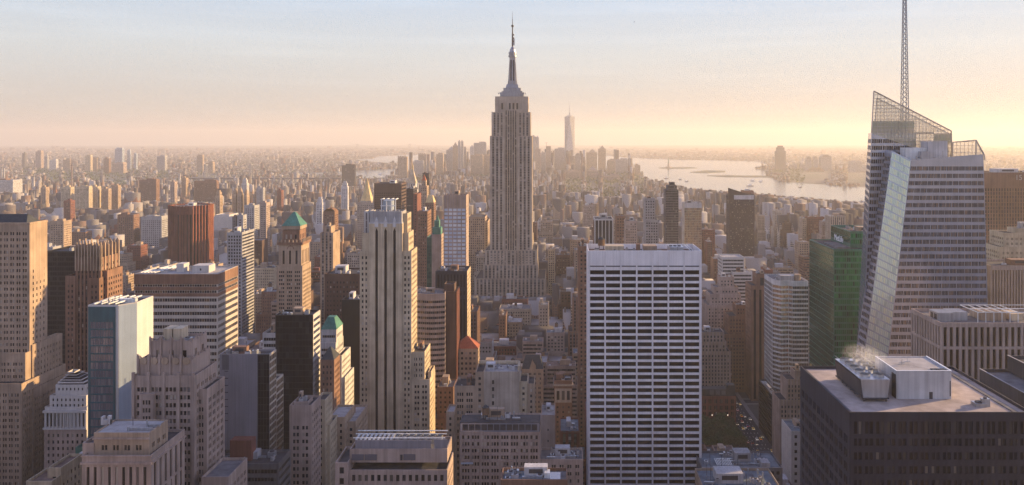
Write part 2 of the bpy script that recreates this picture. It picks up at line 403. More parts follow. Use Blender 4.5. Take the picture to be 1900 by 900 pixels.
        for gm, a in tot.items():
            p = pick.get(gm, set())
            for i in sorted(p): link('window', mesh_quads('window', [a[i:i + 1]], [MATS[gm]], loc=s.loc), s.root)
            rest = np.array([i for i in range(len(a)) if i not in p])
            if len(rest):
                o = link('window', mesh_quads('window', [a[rest]], [MATS[gm]], loc=s.loc), s.root)
                if len(rest) > 1: o['kind'] = 'stuff'
        return s.root

def lettering(b, text, size, loc, rot, extrude=.12, mat='letter_white'):
    t = bpy.data.curves.new('lettering', 'FONT'); t.body = text; t.size = size; t.extrude = extrude; t.align_x = 'CENTER'
    o = bpy.data.objects.new('tmp', t); COL.objects.link(o); bpy.context.view_layer.update()
    me = bpy.data.meshes.new_from_object(o.evaluated_get(bpy.context.evaluated_depsgraph_get())); bpy.data.objects.remove(o); bpy.data.curves.remove(t)
    me.materials.clear(); me.materials.append(MATS[mat]); me.name = 'lettering'
    o = link('lettering', me, b.root); o.rotation_euler = rot; o.location = Vector(loc) - Vector(b.loc)
# ------------------------------------------------------------------ the named landmarks
def B(name, label, cat, px, Y, ybot=900, **k):
    return Bld(name, label, cat, X(px, Y), Y, ybot, **k)
TW = 'skyscraper'; OB = 'office building'

def spired_tower():
    Y = 1220
    b = B('stone_skyscraper', 'tallest stepped limestone skyscraper with tapering mast and antenna in the centre', TW, 948, Y, 556)
    pw = SPN(bay=5.6, ww=.5, k=1, gap=.5, fh=3.75, wh=.58, mt=5, mu=1.2, d=.9, sp='darkgrey')
    pe = SPN(bay=5.2, ww=.5, k=1, gap=.6, fh=3.75, wh=.58, mt=4, mu=2, d=.9, sp='darkgrey')
    L = 'limestone'
    b.T(881, 1012, 517, Y - 16, 90, L, pw, pw)
    b.T(897, 998, 491, Y - 8, 74, L, pw, pw)
    b.T(899.5, 996.5, 464, Y - 3, 64, L, pe, pw)
    zs = [(909, 986, 256, 0, 46), (912, 983.5, 210, 2, 40)]
    b.T(909, 987, 252, Y, 46, L, None, pw)
    def wing(p0, p1, yt, yb, dy, st, dep=12):
        y = Y + dy
        b.rect(X(p0, y), X(p1, y), y, y + dep, Z(yb, y), Z(yt, y), L, st, st, track=False)
    wing(909, 936, 252, 560, -2.4, pe); wing(960, 987, 252, 560, -2.4, pe)
    wing(936.6, 959.4, 205, 470, -1.2, SPN(bay=3.6, ww=.62, k=1, gap=.5, fh=3.75, wh=.6, mt=2, mu=.4, d=.8, sp='charcoal'), 6)
    wing(938, 958, 464, 560, -6, pe, 8)
    b.T(912, 984, 208, Y + 2, 40, L, None, pw, z0=Z(262, Y))
    wing(912, 936.5, 208, 262, .5, pe); wing(959.5, 984, 208, 262, .5, pe)
    x0, x1, y0, y1, zt = b.T(918.5, 980, 179, Y + 4, 34, L, G(bay=5.4, fh=11, ww=.5, wh=.86, mt=9, mu=8, d=.7, maxf=2), G(bay=5, fh=11, ww=.4, wh=.8, mt=9, d=.7, maxf=2), z0=Z(215, Y), roof='roof_grey')
    # stepped metal base, winged mast, domed cap and antenna
    xc = X(949.5, Y); yc = Y + 21
    def sq(r, z0, z1, m='metal', r1=None, n=4, part='mast_base'):
        r1 = r if r1 is None else r1
        a = [(-1, -1), (1, -1), (1, 1), (-1, 1)]
        o = [V3(xc + r * i, yc + r * j, z0) for i, j in a]; t = [V3(xc + r1 * i, yc + r1 * j, z1) for i, j in a]
        b.add(part, m, [[o[i], o[(i + 1) % 4], t[(i + 1) % 4], t[i]] for i in range(4)] + [t])
    zz = lambda py: Z(py, Y + 21)
    sq(17.5, zz(180), zz(173)); sq(15.2, zz(173), zz(170)); sq(13, zz(170), zz(164)); sq(9.5, zz(164), zz(157), r1=8.5)
    sq(5.6, zz(157), zz(105), 'grey', 4.3, part='mast')
    for i, j in ((-1, 0), (1, 0), (0, -1), (0, 1)):
        p = [V3(xc, yc, 0) + V3(i, j, 0) * r for r in (3.5, 8.2, 6.4, 4.9, 3.5)]; zs = [zz(163), zz(163), zz(148), zz(116), zz(110)]
        t = V3(-j, i, 0) * .9
        for sgn in (1, -1):
            pts = [p[k] + t * sgn + V3(0, 0, zs[k]) for k in range(5)]
            b.add('mast_wing', 'metal', [[pts[0], pts[1], pts[2], pts[0]], [pts[0], pts[2], pts[3], pts[4]]])
        for k in range(1, 4):
            b.add('mast_wing', 'metal', q(p[k] + t + V3(0, 0, zs[k]), p[k] - t + V3(0, 0, zs[k]), p[k + 1] - t + V3(0, 0, zs[k + 1]), p[k + 1] + t + V3(0, 0, zs[k + 1])))
    for i in (-1, 1): b.add('mast', 'glass_black', box_quads(xc + i * 1.9 - .8, xc + i * 1.9 + .8, yc - 5.7, yc - 4.2, zz(150), zz(112)))
    for py0, py1, r0, r1 in ((106, 103, 6.4, 6.4), (103, 100, 5.2, 5.4), (100, 97, 5.9, 5.9), (97, 92, 4.6, 4.0), (92, 86, 3.9, 1.3)):
        b.add('mast_cap', 'metal', cyl_quads(xc, yc, zz(py0), zz(py1), r0, r1, 16))
    for py0, py1, r0, r1 in ((86, 62, 1.3, 1.1), (62, 48, .9, .8), (48, 36, .55, .45), (36, 21, .3, .12)):
        b.add('antenna', 'charcoal', cyl_quads(xc, yc, zz(py0), zz(py1), r0, r1, 8))
    for py in (78, 72, 66, 50, 49): b.add('antenna', 'charcoal', cyl_quads(xc + (.8 if py > 60 else 0), yc, zz(py), zz(py - 2.4), 1.9, 1.9, 8))
    b.box('antenna_panel', 'metal', xc + 1.4, xc + 3.2, yc - .8, yc + .8, zz(84), zz(72))
    for i in (-1, 1):
        for k in range(4): b.one('floodlight', 'metal', cyl_quads(xc + i * (13 + 2.3 * k), yc - 15, zz(176), zz(170 + k), .5, .7, 7))
    b.finish()

def black_striped_tower():
    Y = 546
    b = B('art_deco_tower', 'slender cream stone tower with three black vertical stripes in front of its taller spired neighbour', TW, 715, Y, 815)
    M = 'cream'
    two = G(bay=12, nb=1, fh=3.65, ww=.72, wh=.52, k=2, gap=1.3, mu=.6, mt=2.5, d=.4, glass='glass_blinds')
    sd_ = G(bay=3.1, fh=3.65, ww=.5, wh=.52, mt=2.5, d=.4, glass='glass_blinds')
    b.T(667.5, 684.6, 466, Y, 22, M, two, sd_); b.T(746.4, 763.5, 466, Y, 22, M, two, sd_)
    b.T(672, 684.7, 432, Y + 2, 19, M, G(bay=4, nb=1, fh=12, ww=.5, wh=.93, mt=1.5, d=.5, maxf=1), sd_, z0=Z(470, Y)); b.T(746.3, 758, 432, Y + 2, 19, M, G(bay=4, nb=1, fh=12, ww=.5, wh=.93, mt=1.5, d=.5, maxf=1), sd_, z0=Z(470, Y))
    b.T(675, 684.8, 392, Y + 6, 14, 'white', G(bay=3.4, nb=1, fh=5, ww=.45, wh=.92, mt=1, d=.3, glass='glass_blue'), sd_, z0=Z(440, Y)); b.T(746.2, 756, 396, Y + 5, 14, M, None, sd_, z0=Z(440, Y))
    y = Y - .6
    # the central slab: four stone piers and three slots of dark glass with pointed heads
    px = [684.6, 696.3, 701.2, 712.9, 717.8, 729.5, 734.4, 746.4]
    zt, zs = Z(415, y), Z(429, y)
    for i in range(0, 8, 2): b.add('wall', M, box_quads(X(px[i], y), X(px[i + 1], y), y, y + 20, 0, zt))
    for i in (1, 3, 5):
        x0, x1 = X(px[i], y), X(px[i + 1], y); xm = (x0 + x1) / 2
        b.add('wall', M, q(V3(x0, y, zs), V3(xm, y, zs + 2.4), V3(xm, y, zt), V3(x0, y, zt))); b.add('wall', M, q(V3(xm, y, zs + 2.4), V3(x1, y, zs), V3(x1, y, zt), V3(xm, y, zt)))
        b.add('wall', M, q(V3(x0, y, zs), V3(x0, y + .9, zs), V3(xm, y + .9, zs + 2.4), V3(xm, y, zs + 2.4)))
        g = G(bay=9, nb=1, fh=3.65, ww=.98, wh=.74, mt=1, mu=.02, d=.12, glass='glass_black', sp='black')
        b.face((x0, y + .9, 0), (x1, y + .9, 0), (x1, y + .9, zs + 2.6), (x0, y + .9, zs + 2.6), 'black', g, part='slot')
        # obelisk finials over the slots
        b.one('finial', 'palegrey', np.concatenate([box_quads(xm - 1.1, xm + 1.1, y - .5, y + .4, zt - 2.2, zt + 1.6), cyl_quads(xm, y, zt + 1.6, zt + 5, 1.2, .05, 4)]))
    HER.append((X(684, y), X(747, y), y, y + 20))
    b.add('cornice', 'palegrey', box_quads(X(685, y), X(746, y), y - .25, y + 18, zt, zt + .7))
    # fluted crown
    x0, x1 = X(686, y), X(745.5, y); z1 = Z(392, y)
    n = 30
    for i in range(n):
        a = x0 + (x1 - x0) * i / n
        b.add('crown', 'palegrey', box_quads(a, a + (x1 - x0) / n * .55, y + .5, y + 1.5, zt + .7, z1 + (.5 if i % 3 == 0 else 0)))
    b.rect(x0 + .1, x1 - .1, y + 1, y + 17, zt + .7, z1 - .3, 'grey', None, G(bay=3, fh=6, ww=.4, wh=.8, maxf=1), part='crown', track=False)
    b.box('roof_tank', 'bluepanel', X(706, Y), X(724, Y), Y + 7, Y + 13, z1, Z(374, Y))
    for p in (705, 714, 723, 731):
        b.one('roof_frame', 'steelwhite', np.concatenate([bar_quads((X(p, Y), Y + 5, z1 - 1), (X(p, Y), Y + 5, Z(371, Y)), .3), bar_quads((X(p, Y), Y + 5, Z(371, Y)), (X(p, Y), Y + 14, Z(371, Y)), .3)]))
    b.one('roof_frame', 'steelwhite', np.concatenate([bar_quads((X(703, Y), Y + 5, Z(k, Y)), (X(732, Y), Y + 5, Z(k, Y)), .28) for k in (371, 383)]))
    # stepped wing towards the right
    w2 = G(bay=4.2, fh=3.65, ww=.62, wh=.52, k=2, gap=.6, mt=3, d=.4, glass='glass_blinds')
    b.T(763.5, 788, 653, Y + 1, 24, M, w2, sd_); b.T(763.6, 797.5, 704, Y - .4, 24, M, w2, sd_); b.T(794, 800, 690, Y + 6, 16, M, None, sd_)
    b.clutter(X(765, Y), X(786, Y), Y + 3, Y + 22, Z(653, Y) - 1.2, 5)
    b.finish()

def white_grid_tower():
    Y = 498
    b = B('office_tower', 'wide white travertine office tower with broad black window bands and flat roof', TW, 1196, Y)
    x0, x1 = X(1091.5, Y), X(1302, Y); zt = Z(465, Y); d = 32
    def st(W, H):
        u = [(1.1 + i * (W - 1.6) / 7, 1.1 + i * (W - 1.6) / 7 + (W - 1.6) / 7 - .95) for i in range(7)]
        k = .3266; top = lambda p: H - (p - 465) * k
        rows = [(top(495.2), top(493))]
        for i in range(48):
            a = 501.5 + i * 12.15; r = (top(a + 7.9), top(a))
            if r[0] > 1: rows.append(r)
        return dict(cols=u, rows=sorted(rows), d=.8, glass='glass_black', sp=None)
    M = 'travertine'
    b.prism([(x0, Y), (x1, Y), (x1, Y + d), (x0, Y + d)], 0, zt, M, [st, SPN(bay=6, ww=.5, mt=9), None, G(bay=3, fh=3.95, ww=.6, wh=.6, mt=9)], 'roof_brown', 3.2)
    W = x1 - x0
    for i in range(8):        # piers standing proud of the bands
        xx = x0 + .62 + i * (W - 1.6) / 7
        b.one('pier', 'travertine', box_quads(xx - .34, xx + .34, Y - .45, Y - .01, 0, zt - .3))
    z = zt - 3.2
    b.box('bulkhead', 'cream', X(1125, Y), X(1160, Y), Y + 9, Y + 18, z, zt + 1.5); b.box('bulkhead', 'tan', X(1200, Y), X(1225, Y), Y + 16, Y + 26, z, zt + .6)
    k = b.box('cooling_unit', 'aluminium', X(1246, Y), X(1272, Y), Y + 8, Y + 20, z, zt + 1)
    for i in range(3): b.one('fan', 'charcoal', cyl_quads(X(1250 + 8 * i, Y), Y + 13, zt + 1, zt + 1.6, 1.1, 1.1), k)
    b.tank(X(1120, Y), Y + 26, z + .5, 2.2, 4); b.box('lift_house', 'brown', X(1184, Y), X(1191, Y), Y + 10, Y + 14, z, zt + 2.6)
    b.one('roof_rail', 'steelwhite', np.concatenate([bar_quads((X(1288, Y) + k_, Y + 3, zt - .4), (X(1288, Y) + k_, Y + 29, zt - .4), .18) for k_ in (0, -1.6)]))
    b.clutter(x0 + 3, x1 - 8, Y + 3, Y + 28, z, 18, 0, False)
    b.finish()

def crystal_tower():
    b = B('glass_skyscraper', 'faceted crystalline glass skyscraper with slanted see-through crown and lattice spire at right', TW, 1720, 520, 790)
    Yf, Yr = 510., 538.
    P = lambda px, py, Y: V3(X(px, Y), Y, Z(py, Y))
    def atz(px0, py0, px1, py1, Y, z):        # point at height z on a picture line lying at distance Y
        py = PYL(z, Y); t = (py - py0) / (py1 - py0); return V3(X(px0 + (px1 - px0) * t, Y), Y, z)
    zt = Z(297, Yf)
    A0, A1 = atz(1648, 655, 1690, 297, Yf, 0), P(1690, 297, Yf)
    D0, D1 = V3(X(1846, Yf), Yf, 0), P(1825, 297, Yf)
    st = G(bay=6.9, fh=4.58, ww=.89, wh=.57, k=5, gap=.22, mt=3, mu=.4, d=.25, glass='glass_tower')
    b.face(A0, D0, D1, A1, 'mullion', st)
    b.add('wall', 'mullion', q(A1, D1, P(1824, 286, Yf), P(1690, 296.9, Yf)))
    yb = 527.
    B0, B1 = atz(1605, 650, 1655, 280, yb, 0), P(1655, 280, yb)
    b.face(B0, A0, A1, B1, 'mullion', CW(bay=1.6, fh=4.58, glass='glass_facet', ww=.88, wh=.8, d=.06), part='facet_wall')
    # rear, taller half
    zr = Z(247, Yr)
    E0, E1 = atz(1600, 655, 1617, 247, Yr, 0), P(1617, 247, Yr)
    F0, F1 = V3(X(1700, Yr), Yr, 0), P(1700, 247, Yr)
    st2 = G(bay=9, fh=4.45, ww=.93, wh=.6, k=5, gap=.3, mt=3, mu=.5, d=.25, glass='glass_office')
    b.face(E0, F0, F1, E1, 'mullion', st2, part='wall')
    E2, E3 = V3(X(1573, Yr + 44), Yr + 44, 0), V3(X(1611, Yr + 40), Yr + 40, zr)
    b.face(E2, E0, E1, E3, 'mullion', st2)
    b.face(B0 + V3(0, 14, 0), B0, B1, B1 + V3(0, 14, 0), 'mullion', st2)
    D2, D3 = V3(D0[0] - 2, Yr + 40, 0), V3(D1[0] - 4, Yr + 40, zt)
    b.face(D0, D2, D3, D1, 'mullion', st2)
    b.add('wall', 'mullion', q(D2, E2, E3, D3))
    b.one('roof', 'roof_grey', q(A1 - V3(0, 0, .5), D1 - V3(0, 0, .5), D3 - V3(0, 0, .5), V3(E1[0] + 10, Yr + 30, zt - .5))); b.one('roof', 'roof_grey', q(B1 - V3(0, 0, .4), A1 - V3(0, 0, .4), V3(A1[0], Yr + 1, zt), V3(B1[0], Yr + 1, zt)))
    # solid core that shows dimly behind the crown screen
    for p0, p1, yt in ((1618, 1697, 224), (1697, 1733, 245), (1733, 1764, 266)):
        b.prism([(X(p0, Yr + 2), Yr + 2), (X(p1, Yr + 2), Yr + 2), (X(p1, Yr + 2), Yr + 26), (X(p0 + 1, Yr + 26), Yr + 26)], zr - .5, Z(yt, Yr + 2), 'greypanel', [CW(bay=2, fh=4.4, glass='glass_teal', d=.05), None, None, CW(bay=2, fh=4.4, glass='glass_teal', d=.05)], 'roof_grey', .5, track=False, part='core')
    # screens: slanted glass walls on a steel grid
    def screen(tl, tr, bl, br, Y, mat='mullionwarm', nz=2.3, nx=2.2, r=.13):
        a, c, e, g = P(*tl, Y), P(*tr, Y), P(*bl, Y), P(*br, Y)
        bars = [bar_quads(a, c, .35), bar_quads(a, e, .3), bar_quads(c, g, .3)]
        top = lambda x: a[2] + (c[2] - a[2]) * (x - a[0]) / (c[0] - a[0])
        bot = lambda x: e[2] + (g[2] - e[2]) * (x - e[0]) / (g[0] - e[0])
        n = int((c[0] - a[0]) / nx)
        for i in range(1, n):
            x = a[0] + (c[0] - a[0]) * i / n; bars.append(bar_quads((x, Y, bot(x)), (x, Y, top(x)), r * .6))
        z = min(e[2], g[2])
        while z < max(a[2], c[2]) - 1:
            xs = [x for x in np.linspace(a[0], c[0], 160) if bot(x) - .1 <= z <= top(x)]
            if len(xs) > 1: bars.append(bar_quads((xs[0], Y, z), (xs[-1], Y, z), r))
            z += nz
        s_ = b.one('screen_frame', mat, np.concatenate(bars))
        b.one('screen_glass', 'glass_screen', q(e, g, c, a) + V3(0, .25, 0), s_)
    screen((1621.5, 169), (1765, 243), (1617, 247), (1767, 300), Yr - .4)
    screen((1627, 182), (1765, 250), (1622, 247), (1767, 300), Yr + 28)
    screen((1768, 264), (1811, 260), (1767, 296), (1811, 293), Yf + 24); screen((1811, 260), (1826, 287), (1811, 294), (1827, 297), Yf + 10)
    # plant on the lower roof
    b.box('plant_room', 'steelwhite', X(1680, 522), X(1723, 522), 522, 530, zt - 1, Z(274, 522)); b.box('plant_room', 'palegrey', X(1722, 520), X(1758, 520), 520, 531, zt - 1, Z(262, 520))
    b.box('plant_room', 'grey', X(1709, 516), X(1726, 516), 516, 520, zt - 1, Z(281, 516)); b.clutter(X(1690, 515), X(1820, 515), 513, 522, zt - .5, 12, 0, False)
    # lattice spire
    xs, ys = X(1678.5, 552), 552
    bars = []
    hs = np.linspace(Z(245, ys), 372, 34); wd = lambda z: 2.1 - 1.5 * (z - hs[0]) / (hs[-1] - hs[0])
    for k in range(len(hs) - 1):
        a, c = hs[k], hs[k + 1]; ra, rc = wd(a), wd(c)
        crn = [(-1, -1), (1, -1), (1, 1), (-1, 1)]
        for i in range(4):
            (i0, j0), (i1, j1) = crn[i], crn[(i + 1) % 4]
            bars += [bar_quads((xs + i0 * ra, ys + j0 * ra, a), (xs + i0 * rc, ys + j0 * rc, c), .2), bar_quads((xs + i0 * ra, ys + j0 * ra, a), (xs + i1 * rc, ys + j1 * rc, c), .1), bar_quads((xs + i0 * ra, ys + j0 * ra, a), (xs + i1 * ra, ys + j1 * ra, a), .1)]
    b.one('spire', 'metal', np.concatenate(bars))
    HER.append((X(1600, 510), X(1846, 510), 505, 590)); VIS.append((1600, 1846, 510, 790))
    b.finish()

def green_glass_block():
    Y = 600
    b = B('green_office_block', 'dark green glass office block with white lettering on its raised upper storeys', OB, 1550, Y, 680)
    cf = G(bay=9, fh=4.4, ww=.94, wh=.7, k=6, gap=.25, mt=1.2, d=.1, glass='glass_green', mu=.3); cs = CW(bay=1.5, fh=4.4, glass='glass_greendark', d=.05, ww=.96, wh=.9)
    x0 = X(1547, Y); zt = Z(462, Y)
    b.prism([(x0, Y), (x0 + 64, Y), (x0 + 64, Y + 58), (x0, Y + 58)], 0, zt, 'greenmetal', [cf, cs, None, cs], 'roof_tar', .8)
    xu, Yu = X(1578, 612), 612; zu = Z(429, Yu)
    b.prism([(xu, Yu), (xu + 50, Yu), (xu + 50, Yu + 44), (xu, Yu + 44)], zt - 1, zu, 'greenmetal', [cf, cs, None, cs], 'roof_brown', 2.2, track=False)
    b.clutter(xu + 4, xu + 40, Yu + 4, Yu + 40, zu - 2.2, 14, 0)
    b.one('roof_panel', 'roof_grey', box_quads(x0 + 5, x0 + 15, Y + 8, Y + 40, zt - .8, zt + .2))
    lettering(b, 'MetLife', 6.6, (xu - .3, Yu + 25, zu - 10.5), (rad(90), 0, rad(-90)))
    b.finish()

def dark_roof_block():
    Y = 231.; x0, x1, y1 = 82., 133.5, 278.; zr = 182.9
    b = B('dark_office_block', 'near dark stone office block at lower right with gravel roof and rooftop plant', OB, 1700, Y)
    fr = G(bay=3.1, fh=3.9, ww=.72, wh=.55, k=2, gap=.35, mt=6.5, mu=.8, d=.35, glass='glass_office'); top = G(bay=3.1, fh=5.2, ww=.76, wh=.86, k=1, mt=1, mu=.8, d=.5, glass='glass_black', maxf=1)
    sd_ = G(bay=4.2, fh=3.9, ww=.62, wh=.62, k=2, gap=.5, mt=6.5, mu=1, d=.6, glass='glass_black')
    def both(W, H):
        g = fr(W, H); g['rows'] = g['rows'] + [(H - 6.2, H - 2.6)]; return g
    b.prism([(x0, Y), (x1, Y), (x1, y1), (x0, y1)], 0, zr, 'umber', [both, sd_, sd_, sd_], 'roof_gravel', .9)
    zf = zr - .9
    b.add('roof_gutter', 'roof_pale', box_quads(x0 + .45, x1 - .45, Y + .46, Y + 1.0, zf, zf + .12)); b.add('roof_gutter', 'roof_grey', box_quads(x1 - 4.2, x1 - 2.6, Y + 1, y1 - 1, zf, zf + .25)); b.add('roof_gutter', 'roof_grey', box_quads(x0 + .6, x0 + 1.6, Y + 1, y1 - 1, zf, zf + .2))
    # penthouse
    hx0, hx1, hy0, hy1, hz = 101.2, 117.6, 245.6, 262.2, 190.4
    b.rect(hx0, hx1, hy0, hy1, zf, hz, 'palegrey', None, None, 'roof_pale', .25, part='penthouse', rpart='penthouse_roof', track=False)
    b.one('coping', 'paint_white', np.concatenate([box_quads(hx0 - .1, hx1 + .1, hy0 - .1, hy0 + .25, hz, hz + .12), box_quads(hx0 - .1, hx0 + .25, hy0 + .26, hy1, hz, hz + .12), box_quads(hx1 - .25, hx1 + .1, hy0 + .26, hy1, hz, hz + .12)]))
    b.one('door', 'charcoal', box_quads(hx0 + 9.8, hx0 + 10.8, hy0 - .08, hy0 - .005, zf, zf + 2.1)); b.one('hatch', 'black', box_quads(hx1 - 5.2, hx1 - .9, hy0 + .9, hy0 + 2.6, hz - .2, hz + .05)); b.one('hatch_lid', 'metal', box_quads(hx1 - 3.4, hx1 - 2.9, hy0 + 1.3, hy0 + 1.9, hz + .05, hz + .3))
    b.one('grille', 'charcoal', box_quads(hx0 - .08, hx0 - .005, hy0 + .4, hy0 + 3.4, zf, hz - 1.2)); b.one('grille', 'charcoal', box_quads(hx1 - .5, hx1 - .2, hy0 - .05, hy0 - .004, zf + .8, hz - 3))
    for a, c in ((5, 8), (4, 6.2), (7, 9)): b.one('roof_antenna', 'aluminium', np.concatenate([bar_quads((hx0 + a, hy0 + c, hz), (hx0 + a, hy0 + c, hz + 1.4), .05), bar_quads((hx0 + a - 1, hy0 + c, hz + .3), (hx0 + a + 1.2, hy0 + c + .6, hz + .3), .08)]))
    # cooling tower: a tapered trough on legs with two rows of fans
    cx0, cx1, cy0, cy1, z0, z1 = 89.6, 98.2, 243., 266., zf + 1.2, 188.6
    v = []
    bt = [V3(cx0 + .7, cy0, z0), V3(cx1 - .7, cy0, z0), V3(cx1 - .7, cy1, z0), V3(cx0 + .7, cy1, z0)]; tp = [V3(cx0, cy0, z1), V3(cx1, cy0, z1), V3(cx1, cy1, z1), V3(cx0, cy1, z1)]
    k = b.one('cooling_tower', 'aluminium', np.array([[bt[0], bt[1], tp[1], tp[0]], [bt[1], bt[2], tp[2], tp[1]], [bt[2], bt[3], tp[3], tp[2]], tp, bt[::-1]]))
    b.one('cooling_louvre', 'charcoal', q(bt[3] - V3(.03, 0, 0), bt[0] - V3(.03, 0, 0), tp[0] - V3(.03, 0, .35), tp[3] - V3(.03, 0, .35)), k)
    for i in range(5):
        for j in range(2):
            f_ = b.one('fan', 'aluminium', cyl_quads(cx0 + 2.3 + 4.1 * j, cy0 + 3 + 4.3 * i, z1, z1 + .9, 1.55, 1.45, 16, False), k); b.add('fan', 'charcoal', cyl_quads(cx0 + 2.3 + 4.1 * j, cy0 + 3 + 4.3 * i, z1 + .05, z1 + .2, 1.4, 1.4, 16), ('blade', i, j), k)
    for i in range(7):
        for xx in (cx0 + 1, cx1 - 1): b.one('leg', 'charcoal', box_quads(xx - .15, xx + .15, cy0 + .2 + i * 3.7, cy0 + .5 + i * 3.7, zf, z0), k)
    b.one('frame', 'charcoal', box_quads(cx0 + .3, cx1 - .3, cy0 - .3, cy1 + .2, z0 - .35, z0 - .03, True), k)
    b.one('rail', 'aluminium', np.concatenate([bar_quads((xx, cy0, z1 + 1), (xx, cy1, z1 + 1), .04) for xx in (cx0, cx1)]), k)
    b.clutter(hx1 + 2, x1 - 6, Y + 3, hy0 - 2, zf, 2, 0, False)
    b.finish()
    return cx0, cx1, cy0, cy1, z1

def pier_block():
    Y = 400.; x0 = X(1746, Y); zt = Z(599, Y)
    b = B('pier_office_block', 'pinkish concrete office block with tall dark window slots between piers beneath the faceted tower', OB, 1800, Y, 720)
    st = STR(bay=2.95, ww=.54, cuts=((11.6, 13.0),), mt=2.2, mu=.6, d=.9)
    ss = STR(bay=2.95, ww=.54, cuts=((11.6, 13.0),), mt=2.2, mu=.6, d=.9)
    b.prism([(x0, Y), (x0 + 76, Y), (x0 + 76, Y + 34), (x0, Y + 34)], 0, zt, 'pinktan', [st, ss, None, ss], 'roof_grey', 1.6)
    z = zt - 1.6
    for a in (3, 11):
        k = b.box('cooling_unit', 'aluminium', x0 + a, x0 + a + 8, Y + 9 + a * .3, Y + 19 + a * .2, z, z + 4.2)
        for i in range(2): b.one('louvre', 'charcoal', box_quads(x0 + a - .06, x0 + a - .005, Y + 10 + a * .3 + i * 4, Y + 13 + a * .3 + i * 4, z + .8, z + 3.4), k)
    b.box('bulkhead', 'tan', x0 + 26, x0 + 38, Y + 12, Y + 24, z, z + 4); b.box('bulkhead', 'cream', x0 + 41, x0 + 47, Y + 12, Y + 22, z, z + 3.4)
    for i in range(6): b.one('steel_frame', 'steelwhite', np.concatenate([bar_quads((x0 + 22 + 4 * i, Y + 8, z), (x0 + 22 + 4 * i, Y + 8, z + 5), .14), bar_quads((x0 + 22 + 4 * i, Y + 8, z + 5), (x0 + 22 + 4 * i, Y + 26, z + 5), .14)]))
    b.one('steel_frame', 'steelwhite', np.concatenate([bar_quads((x0 + 22, yy, z + 5), (x0 + 62, yy, z + 5), .16) for yy in (Y + 8, Y + 17, Y + 26)]))
    b.clutter(x0 + 40, x0 + 72, Y + 5, Y + 30, z, 16, 0, False)
    b.finish()

def dark_terrace_block():
    b = B('terraced_dark_block', 'black stone building with two stepped roof terraces at the right edge', OB, 1890, 270)
    b.rect(156, 215, 250, 304, 0, 174.6, 'charcoal', None, None, 'roof_grey', 1.1); b.rect(166, 215, 250.5, 303.5, 174, 179.7, 'charcoal', None, None, 'roof_tar', 1.0, track=False)
    for x0, x1, y0, y1, z in ((155.9, 156.4, 250, 304.1, 174.62), (165.9, 166.4, 250, 303.6, 179.72)): b.one('coping', 'roof_pale', box_quads(x0, x1, y0, y1, z, z + .15))
    b.clutter(170, 210, 256, 300, 178.7, 5, 0)
    b.finish()

